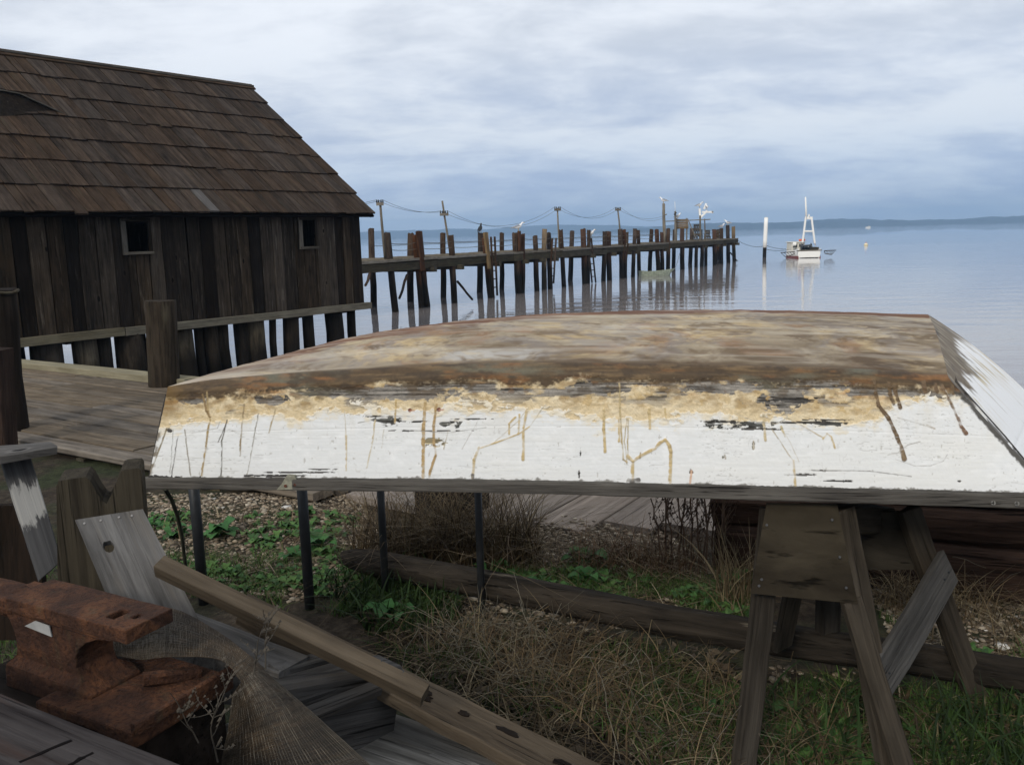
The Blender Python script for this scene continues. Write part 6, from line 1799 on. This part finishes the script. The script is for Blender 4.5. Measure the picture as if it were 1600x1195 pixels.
def tangle(name, label, xy, hmin, hmax, r, cols, n_seg=9, spread=1.0):
    V, Fq, CC = [], [], []; base = 0
    for (x, y) in xy:
        z = float(gh(x, y)); p = np.array([x, y, z]); az = RNG.uniform(0, 6.283); L = RNG.uniform(hmin, hmax)
        d = np.array([math.cos(az) * spread * .6, math.sin(az) * spread * .6, RNG.uniform(.5, 1.2)]); pts = [p.copy()]
        for i in range(n_seg):
            d = d + RNG.normal(0, .16, 3); d[2] -= .14 * spread
            p = p + d / np.linalg.norm(d) * L / n_seg
            p[2] = max(p[2], z + .012); pts.append(p.copy())
        L_ = np.array(pts); T = np.gradient(L_, axis=0); T /= np.linalg.norm(T, axis=1, keepdims=True) + 1e-9
        a = np.cross(T, [0.2, .3, 1]); a /= np.linalg.norm(a, axis=1, keepdims=True) + 1e-9; b = np.cross(T, a)
        m_ = len(pts); rr = (r * np.linspace(1, .4, m_))[:, None]
        V.append(np.stack([L_ + (a * math.cos(q) + b * math.sin(q)) * rr for q in (0, 2.094, 4.189)], 1).reshape(-1, 3))
        ii = base + np.arange(m_ * 3).reshape(m_, 3)
        for k in range(3): Fq.append(np.stack([ii[:-1, k], ii[:-1, (k + 1) % 3], ii[1:, (k + 1) % 3], ii[1:, k]], -1))
        c = np.array(cols[RNG.integers(0, len(cols))]) * RNG.uniform(.7, 1.3)
        CC.append(np.tile(c, (m_ * 3, 1))); base += m_ * 3
    return bulk(name, np.concatenate(V), np.concatenate(Fq), mgrass, np.concatenate(CC))
PALE = [(.14, .124, .09), (.20, .18, .14), (.09, .078, .056)]
o = tangle('dead_stem_tangle', '', scatter(230, [(640, 975), (880, 990), (940, 1110), (860, 1120), (690, 1040)]), .18, .42, .0016, PALE, spread=1.2)
tag(o, 'tangle of pale dead stems beside the rotten plank', 'dead stems', kind='stuff')
o = tangle('dead_stem_tangle', '', scatter(70, [(930, 1050), (1150, 1080), (1150, 1230), (980, 1230)]), .25, .55, .0018, PALE + BROWN, spread=1.0)
tag(o, 'loose arching dead stems at the bottom centre', 'dead stems', kind='stuff')
o = tangle('dead_stem_tangle', '', np.concatenate([scatter(26, [(1330, 850), (1480, 880), (1480, 930), (1330, 920)]), scatter(20, [(1500, 900), (1600, 900), (1600, 960), (1500, 960)])]), .2, .45, .0016, PALE + BROWN, spread=1.0)
tag(o, 'sparse dry stems in front of the timber wall', 'dead stems', kind='stuff')
# big dry tussock round the pile stub
def tussock(name, label, x, y, n, rad, hmin, hmax, cols, lean=.5, wid=.0055):
    c = np.array(pxy(x, y)); a = RNG.uniform(0, 6.283, n); r = rad * np.sqrt(RNG.uniform(0, 1, n))
    xy = c + np.stack([np.cos(a) * r * 1.4, np.sin(a) * r * .7], -1)
    o = blades(name, xy, hmin, hmax, wid, lean, cols, mgrass, seg=6, droop=.7)
    return tag(o, label, 'grass tuft', 'dry grass tussocks')
tussock('grass_tussock', 'large dry brown tussock in front of the pile stub, left half', 640, 872, 620, .22, .25, .52, BROWN + DRY[:1])
tussock('grass_tussock', 'large dry brown tussock in front of the pile stub, right half', 762, 872, 620, .20, .25, .55, BROWN + DRY[:1])
tussock('grass_tussock', 'reddish low tussock at the foot of the tall dry weeds', 1000, 880, 420, .25, .10, .26, [(.10, .058, .03), (.075, .045, .025)])
tussock('grass_tussock', 'straw coloured tussock between tall weeds and sawhorse', 1150, 930, 120, .08, .2, .42, DRY[:3], .3)
tussock('grass_tussock', 'yellow brown tussock behind the sawhorse legs', 1440, 935, 260, .16, .08, .24, DRY[:3] + BROWN, .7)
# tall dry weeds: stalk with seed clusters
def weed(x, y, H, seed, label, lean=0.0):
    rnd = random.Random(seed); bx, by = pxy(x, y); z = float(gh(bx, by))
    t = thing('dry_weed', label, 'weed', (bx, by, z), 'tall dry weeds left of the timber wall')
    wx_ = rnd.uniform(-.10, .10); pts = [Vector((bx + (lean + wx_) * H * (i / 8) ** 1.5 + rnd.uniform(-.008, .008), by + rnd.uniform(-.01, .01), z + H * i / 8)) for i in range(9)]
    tube('stalk', pts, .0058, M['weedstem'], t, sides=5, r1=.003)
    V, Fq = [], []
    tips = []
    for i in range(int(H * 22)):
        f_ = rnd.uniform(.22, .97); k = f_ * 8; i0 = min(int(k), 7); p = pts[i0].lerp(pts[i0 + 1], k - i0)
        a = rnd.uniform(0, 6.283); L = rnd.uniform(.05, .13) * (1.15 - f_ * .6)
        q1 = p + Vector((math.cos(a) * L * .45, math.sin(a) * L * .45, L * .7)); q2 = q1 + Vector((math.cos(a) * L * .12, math.sin(a) * L * .12, L * .5))
        tube('branch', [p, q1, q2], .0020, M['weedstem'], t, sides=4, r1=.001)
        tips += [p.lerp(q1, rnd.uniform(.3, 1)), q1, q1.lerp(q2, .5), q2]
    for p in tips:
        for _ in range(2):
            a = rnd.uniform(0, 6.283); r_ = rnd.uniform(.002, .009); c = p + Vector((math.cos(a) * r_, math.sin(a) * r_, rnd.uniform(-.008, .008)))
            s_ = rnd.uniform(.003, .006); q = len(V)
            V += [c + Vector((-s_, 0, -s_ * .9)), c + Vector((s_, s_ * .5, -s_ * .2)), c + Vector((0, -s_, s_ * 1.8)), c + Vector((0, s_, 0))]
            Fq += [(q, q + 1, q + 2), (q, q + 2, q + 3), (q + 1, q + 3, q + 2), (q, q + 3, q + 1)]
    b0 = Vector((bx, by, z))
    tag(meshobj('seed_clusters', [v - b0 for v in V], Fq, M['weedseed'], Matrix.Translation(b0), t), kind='stuff')
M['weedstem'] = plain('dry_weed_stem', (.095, .056, .034), .9, var=.4)
M['weedseed'] = plain('dry_weed_seed', (.085, .050, .033), .95, var=.5, nscale=60)
WL = ['second leftmost tall dry weed left of the timber wall, tilted left', 'third tall dry weed from the left of the weed row', 'fourth tall dry weed from the left, nearly upright', 'fifth tall dry weed from the left, leaning left', 'sixth tall dry weed from the left, among the tallest', 'seventh tall dry weed from the left in the row', 'eighth tall dry weed from the left, tilted slightly right', 'ninth tall dry weed from the left, nearly upright', 'third rightmost tall dry weed beside the timber wall end', 'second rightmost tall dry weed, leaning right to the timber wall', 'shortest leftmost dry weed, leaning strongly left', 'rightmost tall dry weed against the timber wall end']
for i, (x, y, H, ln) in enumerate([(1042, 882, .46, -.1), (1052, 884, .5, -.04), (1060, 880, .50, .03), (1072, 886, .55, -.08), (1082, 884, .56, .02), (1090, 888, .5, -.03), (1098, 884, .56, .05), (1106, 888, .54, -.02), (1114, 886, .5, .06), (1122, 890, .46, .08), (1036, 886, .38, -.16), (1128, 886, .48, .03)]):
    weed(x, y, H * (1.05 + .3 * ((i * 7) % 5) / 5), i, WL[i], ln)
# broad-leaved green weeds
def leafweed(x, y, R, n, seed, label, cols=((.048, .135, .038), (.034, .098, .030))):
    rnd = random.Random(seed); bx, by = pxy(x, y); z = float(gh(bx, by)); V, Fq, cc = [], [], []
    for i in range(n):
        a = rnd.uniform(0, 6.283); L = R * rnd.uniform(.5, 1.1); up = rnd.uniform(.15, .8); w = L * rnd.uniform(.28, .42)
        d = Vector((math.cos(a), math.sin(a), 0)); sd = Vector((-d.y, d.x, 0)); q = len(V)
        st = Vector((rnd.uniform(-.3, .3) * R, rnd.uniform(-.3, .3) * R, .0))
        mid = [(0, .04, 0), (.3, .8, .75), (.6, 1.0, 1.0), (.85, .6, .9), (1, .04, .72)]
        for (tl, tw, tz) in mid:
            c = st + d * L * tl + Vector((0, 0, L * up * tz))
            V += [c - sd * w * tw + Vector((0, 0, w * tw * .35)), c, c + sd * w * tw + Vector((0, 0, w * tw * .35))]
            k = rnd.uniform(.8, 1.2); ccol = cols[i % len(cols)]
            cc += [tuple(v_ * k for v_ in ccol)] * 3
        for j in range(4):
            Fq += [(q + j * 3, q + j * 3 + 1, q + j * 3 + 4, q + j * 3 + 3), (q + j * 3 + 1, q + j * 3 + 2, q + j * 3 + 5, q + j * 3 + 4)]
    V = [v + Vector((bx, by, z)) for v in V]
    return V, Fq, cc
def leafthing(x, y, R, n, seed, label):
    V, Fq, cc = leafweed(x, y, R, n, seed, label)
    o = bulk('leafy_weed', [tuple(v) for v in V], Fq, mgrass, np.array(cc))
    return tag(o, label, 'weed', 'leafy green weeds')
for i, (x, y, R, n, lab) in enumerate([(915, 878, .12, 16, 'largest leafy green weed in the gravel in front of the ramp'), (765, 890, .09, 12, 'leafy green weed at the right foot of the dry tussock'), (245, 812, .10, 16, 'leafy green weed at the bow beside the notched post'), (340, 828, .12, 22, 'leafy green weed behind the leftmost pipe leg'), (275, 832, .10, 16, 'leafy green weed left of the leftmost pipe leg'), (500, 850, .12, 18, 'leafy green weed behind the second pipe leg'), (455, 862, .10, 14, 'leafy green weed left of the second pipe leg'), (610, 958, .11, 14, 'leafy dark weed in front of the left log end'), (850, 912, .08, 14, 'low leafy weed behind the middle of the log'), (915, 905, .08, 14, 'low leafy weed behind the log right of its middle')]):
    leafthing(x, y, R, n, i + 40, lab)
# small ground weeds, uncountable
VV, FF, CCs = [], [], []
base = 0
pts_ = np.concatenate([scatter(420, [(230, 800), (560, 800), (560, 930), (240, 920)]), scatter(420, [(770, 885), (1180, 895), (1180, 980), (1000, 965), (780, 915)]), scatter(90, [(1480, 1000), (1700, 1000), (1700, 1080), (1480, 1060)]), scatter(160, [(1000, 1050), (1420, 1080), (1420, 1230), (1000, 1230)])])
for i, (x, y) in enumerate(pts_):
    if float(fbm(np.array([x * 1.7]), np.array([y * 1.7]), 3, 409)[0]) < .43: continue
    rnd = random.Random(i)
    R = rnd.uniform(.025, .065)
    V, Fq, cc = leafweed(800, 900, R, rnd.randint(5, 9), i + 100, '', ((.050, .118, .030), (.066, .128, .034), (.034, .078, .025)))
    ox, oy = pxy(800, 900); oz = float(gh(ox, oy)); zz = float(gh(x, y))
    VV += [(v.x - ox + x, v.y - oy + y, v.z - oz + zz) for v in V]; FF += [tuple(q + base for q in f_) for f_ in Fq]; CCs += cc; base = len(VV)
o = bulk('ground_weeds', VV, FF, mgrass, np.array(CCs), kind='stuff'); tag(o, 'low green leafy ground cover in the gravel', 'ground cover')
# gravel and shell: thousands of small stones
ico = [(0, 0, 1), (.894, 0, .447), (.276, .851, .447), (-.724, .526, .447), (-.724, -.526, .447), (.276, -.851, .447), (.724, .526, -.447), (-.276, .851, -.447), (-.894, 0, -.447), (-.276, -.851, -.447), (.724, -.526, -.447), (0, 0, -1)]
icf = [(0, 1, 2), (0, 2, 3), (0, 3, 4), (0, 4, 5), (0, 5, 1), (1, 6, 2), (2, 7, 3), (3, 8, 4), (4, 9, 5), (5, 10, 1), (2, 6, 7), (3, 7, 8), (4, 8, 9), (5, 9, 10), (1, 10, 6), (6, 11, 7), (7, 11, 8), (8, 11, 9), (9, 11, 10), (10, 11, 6)]
def stones(name, xy, smin, smax, cols, label, flat=.55, zl=.2):
    n = len(xy); B = np.array(ico)
    sz = smin * (smax / smin) ** RNG.uniform(0, 1, n) ** 1.6
    P_ = B[None] * (1 + RNG.normal(0, .16, (n, 12, 1))) * sz[:, None, None]
    P_[..., 0] *= RNG.uniform(.8, 1.6, (n, 1)); P_[..., 2] *= flat * RNG.uniform(.5, 1.2, (n, 1))
    an = RNG.uniform(0, 6.283, n); c, s_ = np.cos(an)[:, None], np.sin(an)[:, None]
    x, y = P_[..., 0] * c - P_[..., 1] * s_, P_[..., 0] * s_ + P_[..., 1] * c
    P_[..., 0], P_[..., 1] = x + xy[:, :1], y + xy[:, 1:]
    P_[..., 2] += (gh(xy[:, 0], xy[:, 1]) + sz * zl)[:, None]
    F_ = (np.array(icf)[None] + 12 * np.arange(n)[:, None, None]).reshape(-1, 3)
    cols = np.array(cols); cc = cols[RNG.integers(0, len(cols), n)] * RNG.uniform(.6, 1.35, (n, 1))
    o = bulk(name, P_.reshape(-1, 3), F_, M['stone'], np.repeat(cc, 12, 0), kind='stuff')
    return tag(o, label, 'gravel')
M['stone'] = vcol('gravel_stone', .9, .25)
GR = [(.21, .165, .115), (.27, .22, .16), (.145, .11, .076), (.33, .285, .22), (.09, .07, .05)]
xy = np.concatenate([scatter(7000, [(200, 764), (560, 764), (640, 880), (470, 940), (250, 900)]), scatter(5200, [(780, 790), (1010, 812), (1130, 880), (1180, 960), (1000, 950), (760, 900), (700, 840)]), scatter(2600, [(1360, 900), (1700, 930), (1700, 1100), (1400, 1020)]), scatter(900, [(470, 880), (780, 900), (1000, 970), (800, 1000)]), scatter(700, [(900, 1010), (1400, 1040), (1400, 1200), (1000, 1200)])])
stones('gravel', xy, .005, .018, GR, 'brown gravel scattered over the yard under the skiff')
xy = np.concatenate([scatter(60, [(200, 764), (560, 764), (640, 880), (470, 940), (250, 900)]), scatter(70, [(780, 800), (1010, 815), (1180, 960), (1000, 950), (760, 900)]), scatter(40, [(1360, 920), (1700, 950), (1700, 1090), (1400, 1020)])])
stones('shell_bits', xy, .006, .016, [(.62, .60, .56), (.5, .47, .42)], 'small white shell fragments lying in the gravel', .3)
xy = scatter(2200, [(790, 815), (850, 800), (930, 800), (1010, 812), (1060, 850), (800, 855)])
stones('ramp_grit', xy + 0, .004, .012, GR, 'fine grit washed onto the foot of the plank ramp', .5, 3.5)
for (x, y, s_, lab) in [(447, 793, .028, 'largest white shell in the gravel left of the second pipe leg'), (1566, 996, .03, 'white shell on the gravel right of the sawhorse')]:
    xy = np.array([pxy(x, y)])
    o = stones('shell', xy, s_, s_ * 1.01, [(.62, .6, .56)], lab, .3); del o['kind']; o['category'] = 'shell'
# leaf litter under the skiff
def litter(name, xy, cols, label):
    n = len(xy); V = np.zeros((n, 5, 3)); an = RNG.uniform(0, 6.283, n); s_ = RNG.uniform(.012, .032, n)
    d = np.stack([np.cos(an), np.sin(an), 0 * an], -1) * s_[:, None]; e = np.stack([-np.sin(an), np.cos(an), 0 * an], -1) * s_[:, None] * .45
    b = np.stack([xy[:, 0], xy[:, 1], gh(xy[:, 0], xy[:, 1]) + .008], -1); up = RNG.uniform(.0, .018, (n, 4))
    for k, q in enumerate((-d, e, d, -e)):
        V[:, k] = b + q; V[:, k, 2] += up[:, k]
    ii = (np.arange(n) * 5)[:, None] + np.array([[0, 1, 2, 3]])
    V[:, 4] = b
    cols = np.array(cols); cc = cols[RNG.integers(0, len(cols), n)] * RNG.uniform(.6, 1.3, (n, 1))
    o = bulk(name, V.reshape(-1, 3), ii, mgrass, np.repeat(cc, 5, 0), kind='stuff'); return tag(o, label, 'leaf litter')
litter('leaf_litter', np.concatenate([scatter(900, [(560, 960), (1150, 1000), (1180, 1230), (900, 1230)]), scatter(400, [(780, 890), (1180, 900), (1180, 990), (1000, 965)]), scatter(300, [(1180, 1060), (1560, 1090), (1560, 1230), (1180, 1230)])]), [(.075, .055, .035), (.11, .085, .055), (.05, .038, .026)], 'dead brown leaf litter between the log and the platform boards')
# little dead plants in front
def twigplant(x, y, D, H, seed, label):
    rnd = random.Random(seed); b = at(x, y, D)
    t = thing('dead_plant', label, 'dead plant', b, 'dead plants by the anvil')
    def br(p, d, L, lev):
        pts = [p]
        for i in range(5):
            d = (d + Vector((rnd.uniform(-.25, .25), rnd.uniform(-.25, .25), rnd.uniform(-.1, .15)))).normalized(); pts.append(pts[-1] + d * L / 5)
        tube('stem' if lev == 0 else 'twig', pts, .0022 if lev == 0 else .0012, M['twig'], t, sides=4, r1=.0008)
        if lev < 1:
            for i in range(7):
                k = rnd.randint(1, 5); br(pts[k], Vector((rnd.uniform(-1, 1), rnd.uniform(-1, 1), rnd.uniform(.1, .9))).normalized(), L * rnd.uniform(.25, .45), lev + 1)
        else:
            V, Fq = [], []
            for i in range(6):
                c = pts[rnd.randint(1, 5)] - b; s_ = rnd.uniform(.002, .006); q = len(V)
                V += [c + Vector((-s_, 0, 0)), c + Vector((s_, 0, s_)), c + Vector((0, s_, s_ * 1.5))]; Fq += [(q, q + 1, q + 2)]
            meshobj('withered_leaves', V, Fq, M['twig'], Matrix.Translation(b), t)
    br(b, Vector((rnd.uniform(-.2, .2), 0, 1)), H, 0)
M['twig'] = plain('dead_twig', (.065, .055, .042), .95, var=.4)
for i, (x, y, D, H, lab) in enumerate([(395, 1055, 1.9, .14, 'dead plant rising over the wire mesh fold'), (415, 1045, 1.98, .15, 'dead plant beside the split board end'), (330, 1130, 1.8, .16, 'dead plant in the dark hollow right of the anvil base'), (340, 1190, 1.75, .17, 'lowest dead plant left of the falling wire mesh'), (310, 1160, 1.85, .14, 'dead plant close under the anvil base edge')]):
    twigplant(x, y, D, H, i, lab)

# ================================================================== AIR
HX, ZT = 5400, 95
m, nt, bs = newmat('bay_haze')
nt.nodes.remove(bs)
pv = nd(nt, 'ShaderNodeVolumePrincipled')
pv.inputs['Color'].default_value = (.46, .69, 1.0, 1)
pv.inputs['Density'].default_value = HAZE
pv.inputs['Anisotropy'].default_value = 0.0
nt.links.new(pv.outputs[0], nt.nodes['Material Output'].inputs['Volume'])
Vb = [(x, y, z) for z in (-4.5, ZT) for x, y in ((-HX, -HX), (HX, -HX), (HX, HX), (-HX, HX))]
hz = meshobj('haze', Vb, [(3, 2, 1, 0), (4, 5, 6, 7), (0, 1, 5, 4), (1, 2, 6, 5), (2, 3, 7, 6), (3, 0, 4, 7)], m)
tag(hz, kind='stuff')
hz['label'] = 'thin blue haze over the bay'; hz['category'] = 'haze'
